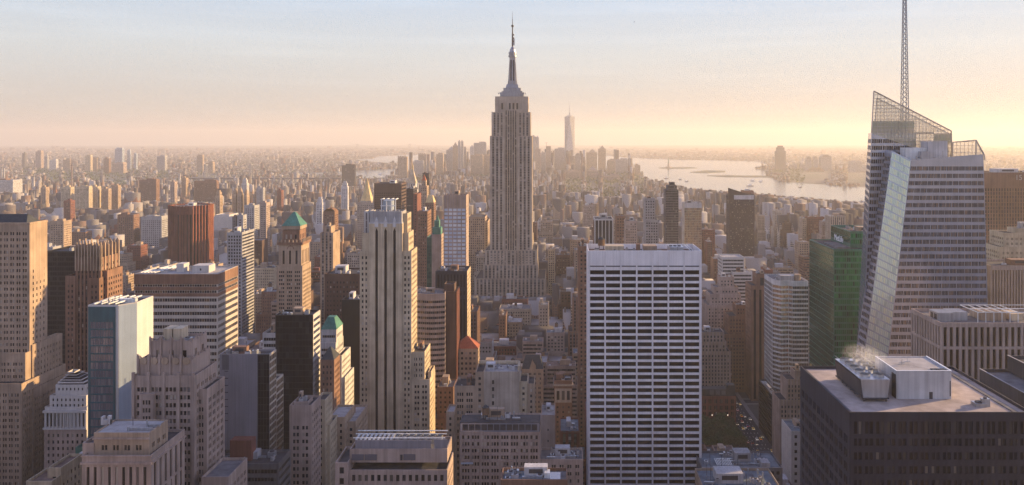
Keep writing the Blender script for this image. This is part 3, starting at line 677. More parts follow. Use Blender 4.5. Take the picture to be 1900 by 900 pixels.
def deco_front_tower():
    Y = 370
    b = B('scalloped_tower', 'grey brown art deco tower with scalloped stepped crown and ornamental discs near the left', TW, 315, Y)
    M = 'pinktan'
    w3 = G(bay=7.0, fh=3.55, ww=.74, wh=.56, k=3, gap=.45, mt=4.5, mu=1.4, d=.55, glass='glass_blinds'); s3 = G(bay=4.2, fh=3.55, ww=.6, wh=.56, k=2, gap=.4, mt=4, d=.5, glass='glass_blinds')
    x0, x1, y0, y1, zm = b.T(245, 362, 697, Y, 24, M, w3, s3)
    # piers that rise past the roofline
    for i in range(5):
        a = x0 + .2 + i * (x1 - x0 - 1.4) / 4
        b.one('pier', M, box_quads(a, a + 1.3, Y - .9, Y - .01, 0, zm + 1.6))
    b.one('oriel', M, box_quads(X(263, Y), X(291, Y), Y - 2.2, Y - .92, 0, Z(728, Y)))
    b.face((X(264, Y), Y - 2.23, 0), (X(290, Y), Y - 2.23, 0), (X(290, Y), Y - 2.23, Z(730, Y)), (X(264, Y), Y - 2.23, Z(730, Y)), M, G(bay=6, fh=3.55, ww=.8, wh=.56, k=3, gap=.4, d=.3, mt=1.5, glass='glass_blinds'), part='oriel_wall')
    b.T(362.2, 384, 722, Y + 4, 20, M, s3, s3)
    big = G(bay=6.1, fh=9, ww=.34, wh=.62, mt=2.2, mu=.5, d=.8, maxf=1)
    tiers = [(257, 356, 667, 2.2, 20, 5), (280, 356, 634, 4.6, 16, 4)]
    for p0, p1, yt, dy, dep, n in tiers:
        a0, a1, b0, b1, zt = b.T(p0, p1, yt, Y + dy, dep, M, big, big, z0=zm - 2, roof='roof_grey')
        W = (a1 - a0) / n
        for i in range(n):
            cx = a0 + W * (i + .5)
            if yt > 650:      # raised discs
                c = cyl_quads(0, 0, 0, .5, 1.7, 1.6, 18); c = np.stack([c[..., 0] + cx, b0 - c[..., 2], c[..., 1] + zt - .6], -1)[:, ::-1]
                b.one('ornament', 'tan', c)
            # scalloped parapet between fluted piers
            for k in range(8):
                t0, t1 = math.pi * k / 8, math.pi * (k + 1) / 8; r = W * .36
                b.add('scallop', M, box_quads(cx - r * math.cos(t0), cx - r * math.cos(t1), b0 - .1, b0 + .6, zt + .01, zt + 1.9 - 1.5 * math.sin((t0 + t1) / 2)))
            e = a0 + W * i
            b.one('finial', M, np.concatenate([box_quads(e - .55, e + .55, b0 - .6, b0 - .02, zt - 8, zt + 1.9), box_quads(e - .32, e + .32, b0 - .9, b0 - .61, zt - 7, zt + 2.6)]))
        ny = 3
        for i in range(ny):
            for k in range(6):
                t0, t1 = math.pi * k / 6, math.pi * (k + 1) / 6; cy = b0 + (b1 - b0) * (i + .5) / ny; r = (b1 - b0) / ny * .36
                b.add('scallop', M, box_quads(a1 - .6, a1 + .1, cy - r * math.cos(t0), cy - r * math.cos(t1), zt + .01, zt + 1.9 - 1.5 * math.sin((t0 + t1) / 2)))
    zt = Z(634, Y + 4.6) - 1.2
    for p in (303, 321): b.box('plant_room', 'cream', X(p, Y + 9), X(p + 16, Y + 9), Y + 9, Y + 16, zt, Z(610, Y + 9))
    b.clutter(X(284, Y + 5), X(352, Y + 5), Y + 6, Y + 19, zt, 6, 0, False)
    b.T(374, 424, 885, Y - 8, 22, M, s3, s3, roof='roof_grey')
    b.finish()

def stone_block_front_left():
    Y = 330
    b = B('stone_block', 'grey stone block with a recessed penthouse and tall pilaster windows at lower left', OB, 225, Y)
    M = 'pinktan'
    tall = G(bay=4.6, fh=13, ww=.42, wh=.92, mt=3.2, mu=1.2, d=.6, glass='glass_blinds')
    x0, x1, y0, y1, zt = b.T(152, 280, 845, Y, 30, M, G(bay=2.9, fh=13.5, ww=.42, wh=.93, k=1, mt=4.2, mu=1, d=.6, glass='glass_blinds'), tall, roof='roof_tar')
    b.one('cornice', M, np.concatenate([box_quads(x0 - .5, x1 + .5, Y - .55, Y - .01, zt - 3.6, zt - 2.7), box_quads(x1 + .01, x1 + .55, Y, y1, zt - 3.6, zt - 2.7), box_quads(x0 - .3, x1 + .3, Y - .3, Y - .01, zt - .5, zt - .1)]))
    b.T(174, 277, 803, Y + 3.5, 16, 'tan', G(bay=4.4, fh=4.2, ww=.5, wh=.5, k=2, gap=.35, mt=4, mu=2, d=.4, glass='glass_dark', maxf=2), G(bay=4.4, fh=4.2, ww=.5, wh=.5, k=2, mt=4, d=.4, maxf=2), z0=zt - 2, roof='roof_pale', par=.5)
    b.T(153, 173.8, 822, Y + 3, 14, M, G(bay=6, nb=1, fh=5, ww=.3, wh=.4, mt=2, maxf=1), None, z0=zt - 2, roof='roof_grey')
    zp = Z(803, Y + 3.5)
    b.one('cornice', M, box_quads(X(172.5, Y + 3.5), X(278.5, Y + 3.5), Y + 2.9, Y + 3.49, zp - 2.6, zp - 2))
    b.box('chimney', 'palegrey', X(187, Y + 14), X(191, Y + 14), Y + 14, Y + 16, zp - .5, zp + 2.8); b.box('chimney', 'palegrey', X(199, Y + 14), X(204, Y + 14), Y + 14, Y + 15.5, zp - .5, zp + 3.2); b.box('chimney_base', 'palegrey', X(187, Y + 14), X(204, Y + 14), Y + 14.2, Y + 15.4, zp - .5, zp + 1.6)
    b.clutter(X(205, Y), X(274, Y), Y + 5, Y + 18, zp - .5, 5, 0, False)
    b.finish()

def white_corner_tower():
    Y = 400.
    b = B('white_corner_tower', 'smooth white tower with bluish glass front, chamfered corner and sunlit blank side', TW, 225, Y)
    x0, x1 = X(163, Y), X(216, Y); zt = Z(566, Y)
    x2, y2 = X(254, Y * 1.018), Y * 1.018; y3 = y2 + 16.5
    fr = G(bay=60, nb=1, fh=3.95, ww=.84, wh=.8, k=9, gap=.12, mt=7, mu=.2, d=.15, glass='glass_blue')
    pan = G(bay=1.5, fh=4, ww=.97, wh=.97, mt=.6, mu=.4, d=.03, glass='bluepanel')
    slit = G(bay=4.6, fh=8, ww=.13, wh=.36, mt=28, mu=1.5, d=.5, glass='glass_dark')
    b.prism([(x0, Y), (x1, Y), (x1 + .7, Y + .3), (x2, y2), (x2, y3), (x0, y3)], 0, zt, 'white', [None, None, None, slit, None, None], 'roof_tar', 1.2)
    b.face((x0 + .3, Y - .12, 0), (x1 - .3, Y - .12, 0), (x1 - .3, Y - .12, zt - .8), (x0 + .3, Y - .12, zt - .8), 'tealmetal', fr, part='curtain_wall')
    u = V3(x2 - x1 - .7, y2 - Y - .3, 0); n = V3(u[1], -u[0], 0) / np.linalg.norm(u) * .1
    a = V3(x1 + .7, Y + .3, 0) + n + u * .03; c = a + u * .97
    b.face(a, c, c + V3(0, 0, zt - .5), a + V3(0, 0, zt - .5), 'bluepanel', pan, part='cladding')
    z = zt - 1.2
    for i in range(4): b.one('roof_truss', 'steelwhite', bar_quads((x0 + 2 + i * 3.4, Y + 2, zt + .2), (x0 + 5 + i * 3.4, y3 - 2, zt + .5), .3))
    k = b.one('roof_duct', 'steelwhite', box_quads(x0 + 9, x0 + 18, Y + 10, Y + 12.4, z, zt + 1)); b.clutter(x0 + 2, x2 - 2, Y + 3, y3 - 2, z, 9, 0, False)
    b.finish()

def striped_block():
    Y = 520.
    b = B('banded_office_block', 'large flat roofed office block of alternating white and glass bands, right side sunlit', OB, 330, Y, 720)
    x0, x1 = X(249, Y), X(404, Y); zt = Z(508, Y); d = 33
    def st(W, H, pane=1.5):
        rows = [(H - 8.2, H - 6.8), (H - 12.2, H - 10.6)]; y = H - 15.6
        while y > 3: rows.append((y - 2.1, y)); y -= 4.25
        n = max(3, round(W / 18)); cols = []
        for i in range(n):
            a = .6 + i * (W - 1.2) / n; k = max(1, round((W / n - .6) / pane)); 
            for j in range(k): cols.append((a + j * (W / n - .5) / k, a + (j + .95) * (W / n - .5) / k))
        return dict(cols=cols, rows=sorted(rows), d=.3, glass='glass_tower', sp=None)
    b.prism([(x0, Y), (x1, Y), (x1, Y + d), (x0, Y + d)], 0, zt, 'warmwhite', [st, st, None, st], 'roof_pale', 1.0)
    # brown cladding round the top storeys
    for z0, z1 in ((6.6, .3), (10.4, 8.3), (14.4, 12.3)):
        b.one('band', 'brown', np.concatenate([box_quads(x0 - .1, x1 + .12, Y - .12, Y - .005, zt - z0, zt - z1), box_quads(x1 + .005, x1 + .12, Y, Y + d, zt - z0, zt - z1)]))
    b.box('plant_room', 'white', X(311, Y), X(325, Y), Y + 12, Y + 20, zt - 1, zt + 4.4); b.box('plant_room', 'white', X(344, Y), X(375, Y), Y + 10, Y + 20, zt - 1, zt + 3.6)
    b.one('hatch', 'charcoal', box_quads(X(358, Y), X(361, Y), Y + 9.93, Y + 9.995, zt + .4, zt + 1.8))
    for i in range(5): b.one('roof_rail', 'steelwhite', bar_quads((x0 + 3 + i * 2.2, Y + 2, zt + .5), (x0 + 10 + i * 2.2, Y + 30, zt + .8), .25))
    b.clutter(x0 + 4, x1 - 4, Y + 4, Y + 30, zt - 1, 14, 0, False)
    # sun-catching pale column of panes at the corner
    b.finish()

def copper_pyramid_tower():
    Y = 740.
    b = B('pyramid_roof_tower', 'tan stone tower with green copper pyramid roof and arched upper windows', TW, 545, Y, 580)
    M = 'tan'
    mid = G(bay=7.6, fh=3.6, ww=.66, wh=.56, k=3, gap=.4, mt=4, mu=1, d=.5, glass='glass_blinds'); sd_ = G(bay=3.4, fh=3.6, ww=.42, wh=.56, mt=4, mu=1, d=.4, glass='glass_dark')
    b.T(513, 561, 493, Y, 26, M, mid, sd_); b.T(517, 559, 455, Y + 2, 24, M, G(bay=6.6, fh=17, ww=.32, wh=.72, k=1, mt=2.5, mu=1.5, d=.8, maxf=1), G(bay=4.6, fh=17, ww=.4, wh=.72, mt=2.5, d=.8, maxf=1), z0=Z(500, Y)); 
    x0, x1, y0, y1, zc = b.T(514, 561.5, 450, Y + 1, 26, 'brown', None, None, z0=Z(455, Y)); b.T(524, 556, 427, Y + 5, 19, 'brown', G(bay=4, fh=8, ww=.4, wh=.5, mt=2, mu=1.5, d=.4, maxf=1), G(bay=4, fh=8, ww=.4, wh=.5, mt=2, maxf=1), z0=zc - 1.2)
    a0, a1, c0, c1, ze = b.T(523, 557, 419, Y + 4.4, 20, M, None, None, z0=Z(427, Y))
    b.pyramid('roof_pyramid', 'copper', a0 - .4, a1 + .4, c0 - .4, c1 + .4, ze - .2, Z(393, Y + 14), .8, .8)
    for i in range(7): b.one('pinnacle', M, np.concatenate([box_quads(x1 - .9, x1 + .3, y0 + .5 + i * 3.9, y0 + 1.5 + i * 3.9, zc, zc + 3.2)]))
    for i in range(7): b.one('pinnacle', M, box_quads(x0 + i * 3.4, x0 + 1 + i * 3.4, y0 - .3, y0 + .7, zc, zc + 2.4))
    # arch heads over the tall window
    for k in range(8):
        t0, t1 = math.pi * k / 8, math.pi * (k + 1) / 8; cx, cz, r = X(538, Y), Z(463, Y), 2.6
        b.add('arch', 'brown', q(V3(cx + r * math.cos(t0), Y + 1.7, cz + r * math.sin(t0)), V3(cx + (r + .8) * math.cos(t0), Y + 1.7, cz + (r + .8) * math.sin(t0)), V3(cx + (r + .8) * math.cos(t1), Y + 1.7, cz + (r + .8) * math.sin(t1)), V3(cx + r * math.cos(t1), Y + 1.7, cz + r * math.sin(t1))))
    b.finish()

def gothic_tower():
    Y = 560.
    b = B('gothic_tower', 'brown brick tower with crown of upright stone buttresses at the left', TW, 165, Y, 690)
    M = 'brown'; st = SPN(bay=2.5, ww=.46, mt=4, fh=3.7, d=.5, sp='darkbrown'); st2 = G(bay=2.8, fh=3.7, ww=.45, wh=.5, mt=4, d=.35)
    x0, x1, y0, y1, z1 = b.T(140, 187, 478, Y, 24, M, st, st2); b.T(121, 140, 512, Y - 1, 20, M, G(bay=2.6, fh=3.7, ww=.42, wh=.5, mt=5, d=.35), st2); b.T(165, 184, 516, Y - 3, 6, M, st2, st2); b.T(187, 199, 502, Y + 3, 20, M, st2, st2)
    b.T(144, 184, 461, Y + 3, 18, M, G(bay=2.5, fh=6, ww=.4, wh=.7, mt=1, maxf=1), None, z0=z1 - 1)
    zt = Z(461, Y)
    for i in range(9):
        a = x0 + .2 + i * (x1 - x0 - .8) / 8; h = (5.5 if i % 2 else 3.6) + b.rng.uniform(0, 2)
        b.one('buttress', 'tan', np.concatenate([box_quads(a - .45, a + .45, Y - .5, Y + 2.2, z1 - 9, zt + h * .5), box_quads(a - .25, a + .25, Y + .2, Y + 1.6, zt + h * .5, zt + h)]))
    for i in range(6):
        a = y0 + .5 + i * 4.4
        b.one('buttress', 'tan', np.concatenate([box_quads(x1 - 1.6, x1 + .5, a - .5, a + .5, z1 - 9, zt + 2 + i % 2 * 1.5), box_quads(x1 - 1.1, x1 - .1, a - .25, a + .25, zt + 2 + i % 2 * 1.5, zt + 4.6)]))
    b.finish()

def octagonal_tower():
    Y = 1290.; cx, cy = X(354.5, Y + 30), Y + 30; r = 32
    b = B('octagonal_brick_tower', 'dark red brick tower with tall vertical ribs turned at an angle', TW, 354, Y, 492)
    pts = []
    for k in range(8):
        t = math.pi * 2 * (k / 8) - math.pi * .625 + .1
        pts.append((cx + r * math.cos(t), cy + r * math.sin(t)))
    zt = Z(383, Y)
    sl = STR(bay=5.4, ww=.72, mt=13, cuts=(), d=1.2, glass='glass_black')
    b.prism(pts, 0, zt, 'redbrick', [sl] * 8, 'roof_brown', 1.5)
    for k in range(8):
        p0, p1 = np.array(pts[k]), np.array(pts[(k + 1) % 8]); e = (p1 - p0) / np.linalg.norm(p1 - p0); n = np.array((e[1], -e[0]))
        for j in range(5):
            m = p0 + (p1 - p0) * j / 5 + n * .8
            b.add('rib', 'redbrick_sunlit' if n[0] > .3 else 'redbrick', box_quads(m[0] - .75, m[0] + .75, m[1] - .75, m[1] + .75, 0, zt + .8))  # ribs facing the sun get a brighter brick: sunlight put into the colour
    b.clutter(cx - 18, cx + 18, cy - 18, cy + 18, zt - 1.5, 6)
    b.finish()

def clear_left_tower():
    Y = 460.
    b = B('slab_tower', 'tall tan stone tower with dark hipped roof and glowing side at the left edge', TW, 30, Y, 760)
    M = 'tan'; pat = G(bay=3.4, fh=3.45, ww=.62, wh=.5, k=2, gap=.5, mt=4.5, mu=1, d=.35, glass='glass_blinds'); ps = G(bay=3.0, fh=3.45, ww=.3, wh=.5, mt=26, mu=1.6, d=.35, glass='glass_dark')
    x0, x1, y0, y1, zt = b.T(-45, 55, 413, Y, 16, M, pat, ps)
    ps2 = G(bay=2.2, fh=26, ww=.35, wh=.8, mt=8, mu=4.5, d=.5, maxf=1)
    b.face((x1 + .05, y0 + 5, zt - 34), (x1 + .05, y1 - 3, zt - 34), (x1 + .05, y1 - 3, zt - 6), (x1 + .05, y0 + 5, zt - 6), M, ps2, part='bay_wall')
    b.pyramid('hip_roof', 'slate', x0 + 1, X(47, Y), y0 + 1, y1 - 1, zt - 1, Z(397, Y + 8), (X(40, Y) - x0) / 2 - 3, .4)
    b.one('cornice', M, np.concatenate([box_quads(x0, x1 + .4, Y - .4, Y - .005, zt - 1.2, zt - .3), box_quads(x1 + .005, x1 + .4, Y, y1, zt - 1.2, zt - .3)]))
    b.T(-45, 47, 655, Y - 4, 24, M, pat, ps); b.T(47.2, 60, 640, Y + 1, 28, M, pat, G(bay=3, fh=3.45, ww=.3, wh=.5, mt=3, d=.35))
    b.T(-45, 40, 712, Y - 12, 40, M, pat, pat); b.T(40.1, 62, 722, Y - 3, 34, 'tan', pat, pat)
    b.finish()

def classical_block():
    Y = 450.
    b = B('stepped_temple_block', 'small pale stone tower with stepped pyramid top and a row of columns', OB, 122, Y)
    M = 'white'
    x0, x1, y0, y1, zt = b.T(83, 161, 755, Y, 24, M, None, None)
    zb = Z(793, Y)
    b.face((x0, Y - .05, zb), (x1, Y - .05, zb), (x1, Y - .05, zt - 3), (x0, Y - .05, zt - 3), M, STR(bay=2.05, ww=.62, mt=.3, mb=.5, d=.25), part='colonnade')
    for i in range(12):
        a = x0 + 1 + i * 1.98
        b.one('column', M, cyl_quads(a - .02, Y - .55, zb, zt - 3, .5, .42, 10))
    b.one('cornice', M, box_quads(x0 - .4, x1 + .4, Y - 1.3, Y - .06, zt - 3, zt - 1.8)); b.one('ledge', M, box_quads(x0 - .4, x1 + .4, Y - 1.3, Y - .06, zb - .9, zb - .02))
    b.face((x0, Y - .04, 0), (x1, Y - .04, 0), (x1, Y - .04, zb - 1), (x0, Y - .04, zb - 1), 'pinktan', G(bay=2.6, fh=3.6, ww=.4, wh=.5, mt=1.5), part='lower_wall')
    p = G(bay=2.3, fh=3.0, ww=.36, wh=.5, mt=.9, mu=.8, d=.35, glass='glass_black')
    b.T(92, 160, 734, Y + 1.5, 21, M, p, p, z0=zt - 2); b.T(103, 159, 714, Y + 3, 18, M, p, p, z0=Z(738, Y))
    for i in range(5): b.T(107 + i * 4.6, 155 - i * 4.2, 709 - i * 4.2, Y + 4.5 + i * 1.5, 15 - i * 2.4, M, None, None, z0=Z(716 - i * 4, Y), par=.2)
    b.finish()

def teal_mansard_tower():
    Y = 560.
    b = B('teal_roof_tower', 'pale stepped tower with a teal hipped roof beside the dark glass slab', TW, 615, Y, 760)
    p = RB(fh=3.9, wh=.45, seg=7, pane=1.3, mt=3, glass='glass_tower'); s_ = G(bay=2.8, fh=3.9, ww=.5, wh=.5, mt=3, glass='glass_dark')
    x0, x1, y0, y1, zt = b.T(594, 623, 636, Y, 20, 'palegrey', p, s_); a0, a1, c0, c1, z2 = b.T(596, 624, 611, Y + 2, 17, 'palegrey', p, s_, z0=zt - 1.5)
    b.pyramid('mansard', 'copper', a0 - .3, a1 + .3, c0 - .2, c1 + .2, z2 - .1, Z(588, Y + 8), 2.4, 3.2)
    b.T(623.1, 634, 660, Y + 2, 24, 'palegrey', s_, s_); b.T(634.1, 640, 700, Y + 3, 25, 'palegrey', s_, s_)
    b.finish()

def red_pyramid_block():
    Y = 640.
    b = B('red_roof_block', 'tan building with red tiled pyramid roof in the shade', OB, 865, Y, 720)
    p = G(bay=3.4, fh=4, ww=.55, wh=.48, k=1, mt=2, mu=1.2, d=.4, glass='glass_dark')
    x0, x1, y0, y1, zt = b.T(843, 887, 646, Y, 17, 'tan', p, p)
    b.pyramid('tile_roof', 'redtile', x0 - .4, x1 + .4, y0 - .4, y1 + .4, zt - .3, Z(623, Y + 9), .5, .5)
    b.finish()

def gold_pyramid_tower():
    Y = 1740.
    b = B('gold_pyramid_tower', 'distant stone tower topped with a gilded octagonal pyramid', TW, 681, Y, 470)
    p = G(bay=4, fh=4, ww=.4, wh=.5, mt=4)
    x0, x1, y0, y1, zt = b.T(662, 698, 376, Y, 40, 'limestone', p, p)
    cx, cy = (x0 + x1) / 2, (y0 + y1) / 2; cx = X(681.5, cy); z0 = Z(372, cy)
    b.add('gilded_roof', 'gold', cyl_quads(cx, cy, z0, Z(350, cy), 14.5, 6.2, 8, False)); b.add('gilded_roof', 'gold', cyl_quads(cx, cy, Z(350, cy), Z(330, cy), 6.2, .1, 8, False)); b.add('roof_base', 'limestone', cyl_quads(cx, cy, zt - 2, z0, 15.5, 15, 8))
    for i in (-1, 1): b.one('corner_turret', 'limestone', np.concatenate([cyl_quads(cx + i * 18, y0 + 2.5, zt - 4, zt + 8, 2, 2, 8), cyl_quads(cx + i * 18, y0 + 2.5, zt + 8, zt + 13, 2, .1, 8)]))
    b.finish()

def clock_spire_tower():
    Y = 1990.
    b = B('campanile_tower', 'slim pale campanile tower with steep pyramid roof and gilded cupola', TW, 765, Y, 420)
    p = G(bay=5, fh=4.2, ww=.4, wh=.5, mt=4)
    x0, x1, y0, y1, zt = b.T(755, 773, 352, Y, 24, 'white', p, p); a0, a1, c0, c1, z2 = b.T(756.5, 771, 340, Y + 2, 20, 'white', G(bay=5, fh=12, ww=.5, wh=.8, mt=1, maxf=1), None, z0=zt - 1)
    cx, cy = (x0 + x1) / 2, (y0 + y1) / 2
    b.pyramid('spire_roof', 'cream', a0 - 1, a1 + 1, c0 - 1, c1 + 1, z2, Z(315, cy), 2.6, 2.6); b.add('cupola', 'gold', cyl_quads(cx, cy, Z(315, cy), Z(309, cy), 2.4, 2.2, 8)); b.add('cupola', 'gold', cyl_quads(cx, cy, Z(309, cy), Z(303, cy), 2.4, .1, 8))
    b.finish()

def tapered_supertall():
    Y = 6400.
    b = B('tapered_glass_tower', 'tallest hazy downtown tower with chamfered glass faces and a needle mast', TW, 1057, Y, 330)
    cx, cy, r = X(1057, Y), Y + 40, 39.; z0, z1 = 56., Z(216, Y)
    b.rect(cx - r, cx + r, cy - r, cy + r, 0, z0, 'bluepanel', None, None, track=False)
    bt = [V3(cx + r * i, cy + r * j, z0) for i, j in ((-1, -1), (1, -1), (1, 1), (-1, 1))]; R2 = r * 1.0
    tp = [V3(cx + R2 * i, cy + R2 * j, z1) for i, j in ((0, -1), (1, 0), (0, 1), (-1, 0))]
    st = dict
    for i in range(4):
        b.add('glass_face', 'palegrey', [[bt[i], bt[(i + 1) % 4], tp[i], tp[i]]]); b.add('corner_face', 'grey', [[bt[(i + 1) % 4], tp[(i + 1) % 4], tp[i], tp[i]]])
    b.add('parapet', 'palegrey', cyl_quads(cx, cy, z1, z1 + 9, 24, 24, 16)); b.add('mast', 'metal', cyl_quads(cx, cy, z1 + 9, Z(184, cy), 3.2, .5, 8)); b.add('mast_ring', 'metal', cyl_quads(cx, cy, z1 + 22, z1 + 28, 7, 7, 12))
    b.finish(True)

spired_tower(); black_striped_tower(); white_grid_tower(); crystal_tower(); green_glass_block()
COOL = dark_roof_block()
pier_block(); dark_terrace_block(); deco_front_tower(); stone_block_front_left(); white_corner_tower(); striped_block(); copper_pyramid_tower()
gothic_tower(); octagonal_tower(); clear_left_tower(); classical_block(); teal_mansard_tower(); red_pyramid_block(); gold_pyramid_tower(); clock_spire_tower(); tapered_supertall()
# ------------------------------------------------------------------ other buildings one can pick out (photo columns, roof row, distance, depth)
PB = G(bay=3, fh=3.5, ww=.45, wh=.5, mt=3); PD = G(bay=2.6, fh=3.5, ww=.45, wh=.5, mt=2.5, d=.3, glass='glass_blinds')
PC = G(bay=3.4, fh=4, ww=.5, wh=.5, mt=3, glass='glass_dark')
def simple(name, label, cat, tiers, mat, fs=PB, ss=PB, ybot=900, roof='roof_tar', clut=4, tanks=0, group=None, fn=None, small=False):
    """tiers: (px0, px1, row, distance, depth) from the widest to the topmost"""
    t0 = tiers[0]
    b = B(name, label, cat, (t0[0] + t0[1]) / 2, t0[3], ybot, group=group)
    z = 0
    for t in tiers:
        m = t[5] if len(t) > 5 else mat
        x0, x1, y0, y1, zt = b.T(t[0], t[1], t[2], t[3], t[4], m, fs, ss, z0=0, roof=roof)
    if clut: b.clutter(x0 + .6, x1 - .6, y0 + .6, y1 - .6, zt - 1.2, clut, tanks)
    if fn: fn(b, x0, x1, y0, y1, zt)
    b.finish(small)
    return b

RBO = RB(fh=3.9, wh=.5, seg=12, pane=1.5)
# left third
simple('dark_glass_slab', 'dark glass office slab between the tall tan slab tower and the buttressed brown tower', OB, [(84, 140, 466, 640, 30)], 'black', CW(fh=3.8, glass='glass_black', bay=1.8, ww=.88, wh=.7), CW(fh=3.8, glass='glass_black'), 700)
def louvred(b, x0, x1, y0, y1, zt):
    for i in range(8): b.one('wall_vent', 'charcoal', box_quads(x0 + 2.4, x0 + 4.2, y0 - .05, y0 - .003, zt - 9 - 3.6 * i, zt - 8.6 - 3.6 * i))
    b.one('dark_panel', 'darkgrey', box_quads(x0 + 1.2, x0 + 4.6, y0 - .09, y0 - .051, zt - 8, zt - .3))
    xg = X(478, 420)
    b.face((xg, y0 - .12, 0), (x1, y0 - .12, 0), (x1, y0 - .12, zt - .1), (xg, y0 - .12, zt - .1), 'black', CW(bay=1.4, fh=3.6, glass='glass_black'), part='glass_wall')
    b.face((x1 + .1, y0 - .1, 0), (x1 + .1, y1, 0), (x1 + .1, y1, zt - .1), (x1 + .1, y0 - .1, zt - .1), 'mullionwarm', CW(bay=2.2, fh=3.6, glass='glass_mirror', wh=.72), part='glass_wall')
    b.T(440, 500, 716, 430.3, 22, 'mullionwarm', None, CW(bay=2.2, fh=3.6, glass='glass_mirror', wh=.72))
simple('grey_blank_slab', 'grey windowless panelled slab with a dark glass corner and gold lit glass side', OB, [(408, 500, 657, 420, 10)], 'greypanel', None, None, 850, clut=9, fn=louvred)
def lowdark(b, x0, x1, y0, y1, zt):
    b.box('penthouse', 'redbrick', X(428, 405), X(468, 405), 404, 410, zt - 1, Z(816, 405))
simple('dark_low_block', 'dark low block with a red brick rooftop hut beneath the grey panelled slab', OB, [(384, 517, 860, 398, 18)], 'darkgrey', RBO, RBO, 900, clut=12, fn=lowdark)
def jside(b, x0, x1, y0, y1, zt):
    b.face((x1 + .05, y0, 0), (x1 + .05, y1, 0), (x1 + .05, y1, zt), (x1 + .05, y0, zt), 'palegrey', RB(fh=3.7, wh=.5, seg=20), part='side_wall')
simple('dark_glass_tower', 'near black glass tower with pale striped side in front of the copper pyramid roof tower', TW, [(511, 580, 584, 500, 15)], 'black', CW(bay=2, fh=3.7, glass='glass_black', ww=.95, wh=.9), None, 750, clut=8, fn=jside)
simple('tan_corner_block', 'tan stone block with regular paired windows and bright right side below the dark glass tower', OB, [(537, 578, 752, 430, 17), (545, 572, 745, 434, 8)], 'pinktan', G(bay=4.1, fh=3.6, ww=.66, wh=.55, k=2, gap=.5, mt=10, d=.4, glass='glass_dark'), G(bay=3.2, fh=3.6, ww=.5, wh=.55, mt=4, glass='glass_dark'), 900, clut=8)
simple('narrow_cream_block', 'narrow cream building with stepped sunlit end behind the tan paired window block', OB, [(585, 604, 742, 452, 14), (588, 613, 788, 456, 16)], 'cream', PD, PD, 900)
simple('dark_pyramid_block', 'narrow brown brick tower with small black pyramid roof', OB, [(594, 620, 668, 500, 14)], 'brown', PD, PD, 800, clut=0, fn=lambda b, x0, x1, y0, y1, zt: b.pyramid('pyramid_roof', 'slate', x0, x1, y0, y1, zt - .3, Z(643, 507), .4, .4))
simple('shaded_low_block', 'shaded brown block with pale sloping roof left of the black striped tower', OB, [(608, 640, 774, 470, 22), (620, 660, 782, 476, 30)], 'tan', PB, PB, 900, 'roof_pale', 5)
simple('ribbon_window_block', 'pale concrete block with dark ribbon windows half hidden left of the near black tower', OB, [(487, 514, 618, 520, 20)], 'palegrey', RBO, None, 700)
simple('dark_brick_block', 'dark brown brick block with rows of glowing windows left of the black striped tower', OB, [(602, 668, 508, 640, 30)], 'darkbrown', G(bay=2.6, fh=3.6, ww=.42, wh=.45, mt=5, glass='glass_blinds'), PB, 700, clut=6)
simple('black_slab', 'plain black slab hugging the left edge of the black striped tower', OB, [(634, 668, 556, 600, 22)], 'black', None, CW(fh=4, glass='glass_black'), 740)
simple('grey_grid_tower', 'grey tower with fine square window grid and striped side left of the copper pyramid', OB, [(421, 449, 431, 900, 36)], 'grey', G(bay=3, fh=3.6, ww=.6, wh=.6, mt=3, glass='glass_black'), RB(fh=3.6, wh=.5, seg=30), 520)
simple('vertical_strip_tower', 'tan tower with vertical window strips and bright narrow side behind the copper pyramid', OB, [(594, 618, 432, 1050, 34), (602, 614, 420, 1054, 20)], 'tan', SPN(bay=5, ww=.5), None, 520)
# between the black striped tower and the spired tower
def curved(b, x0, x1, y0, y1, zt): pass
b_ = B('curved_band_tower', 'curved tower of pale bands and dark glass right of the black striped tower', OB, 800, 620, 720)
pts = []
for k in range(6):
    t = k / 5; pts.append((X(770 + 56 * t, 620), 620 - 3.5 * math.sin(math.pi * t * .9)))
pts += [(X(828, 636), 636), (X(770, 640), 650)]
b_.prism(pts, 0, Z(544, 620), 'pinktan', [RB(fh=4.0, wh=.46, seg=8, pane=1.5, mt=4, mu=.05, ww=.995, glass='glass_tower')] * 6 + [None, None], 'roof_grey', 1.2)
b_.clutter(X(774, 630), X(818, 630), 622, 640, Z(544, 620) - 1.2, 8); b_.finish()
simple('brick_core_tower', 'dark brick slab with ruddy sunlit side behind the curved band tower', OB, [(822, 846, 541, 628, 22), (824, 843, 527, 630, 12)], 'darkbrown', None, None, 720, clut=0, fn=lambda b, x0, x1, y0, y1, zt: b.face((X(846.1, 628), 628, 0), (X(846.1, 628), 649, 0), (X(846.1, 628), 649, Z(541, 628)), (X(846.1, 628), 628, Z(541, 628)), 'redbrick', SPN(bay=2.2, ww=.4), part='side_wall'))  # redder right side has its sunlit tone painted into the brick
simple('pilaster_tower', 'dark stone tower with pilastered crown below the white grid tower', OB, [(808, 866, 503, 700, 28)], 'umber', STR(bay=2.9, ww=.5, mt=3, cuts=((14, 17), (21, 24)), d=.8), G(bay=3, fh=3.6, ww=.4, wh=.5, mt=3), 620, clut=6, fn=lambda b, x0, x1, y0, y1, zt: b.face((x1 + .06, y0, 0), (x1 + .06, y1, 0), (x1 + .06, y1, zt), (x1 + .06, y0, zt), 'cream', G(bay=3, fh=3.6, ww=.4, wh=.5, mt=3), part='side_wall'))  # cream right side puts the sunlight into the wall colour
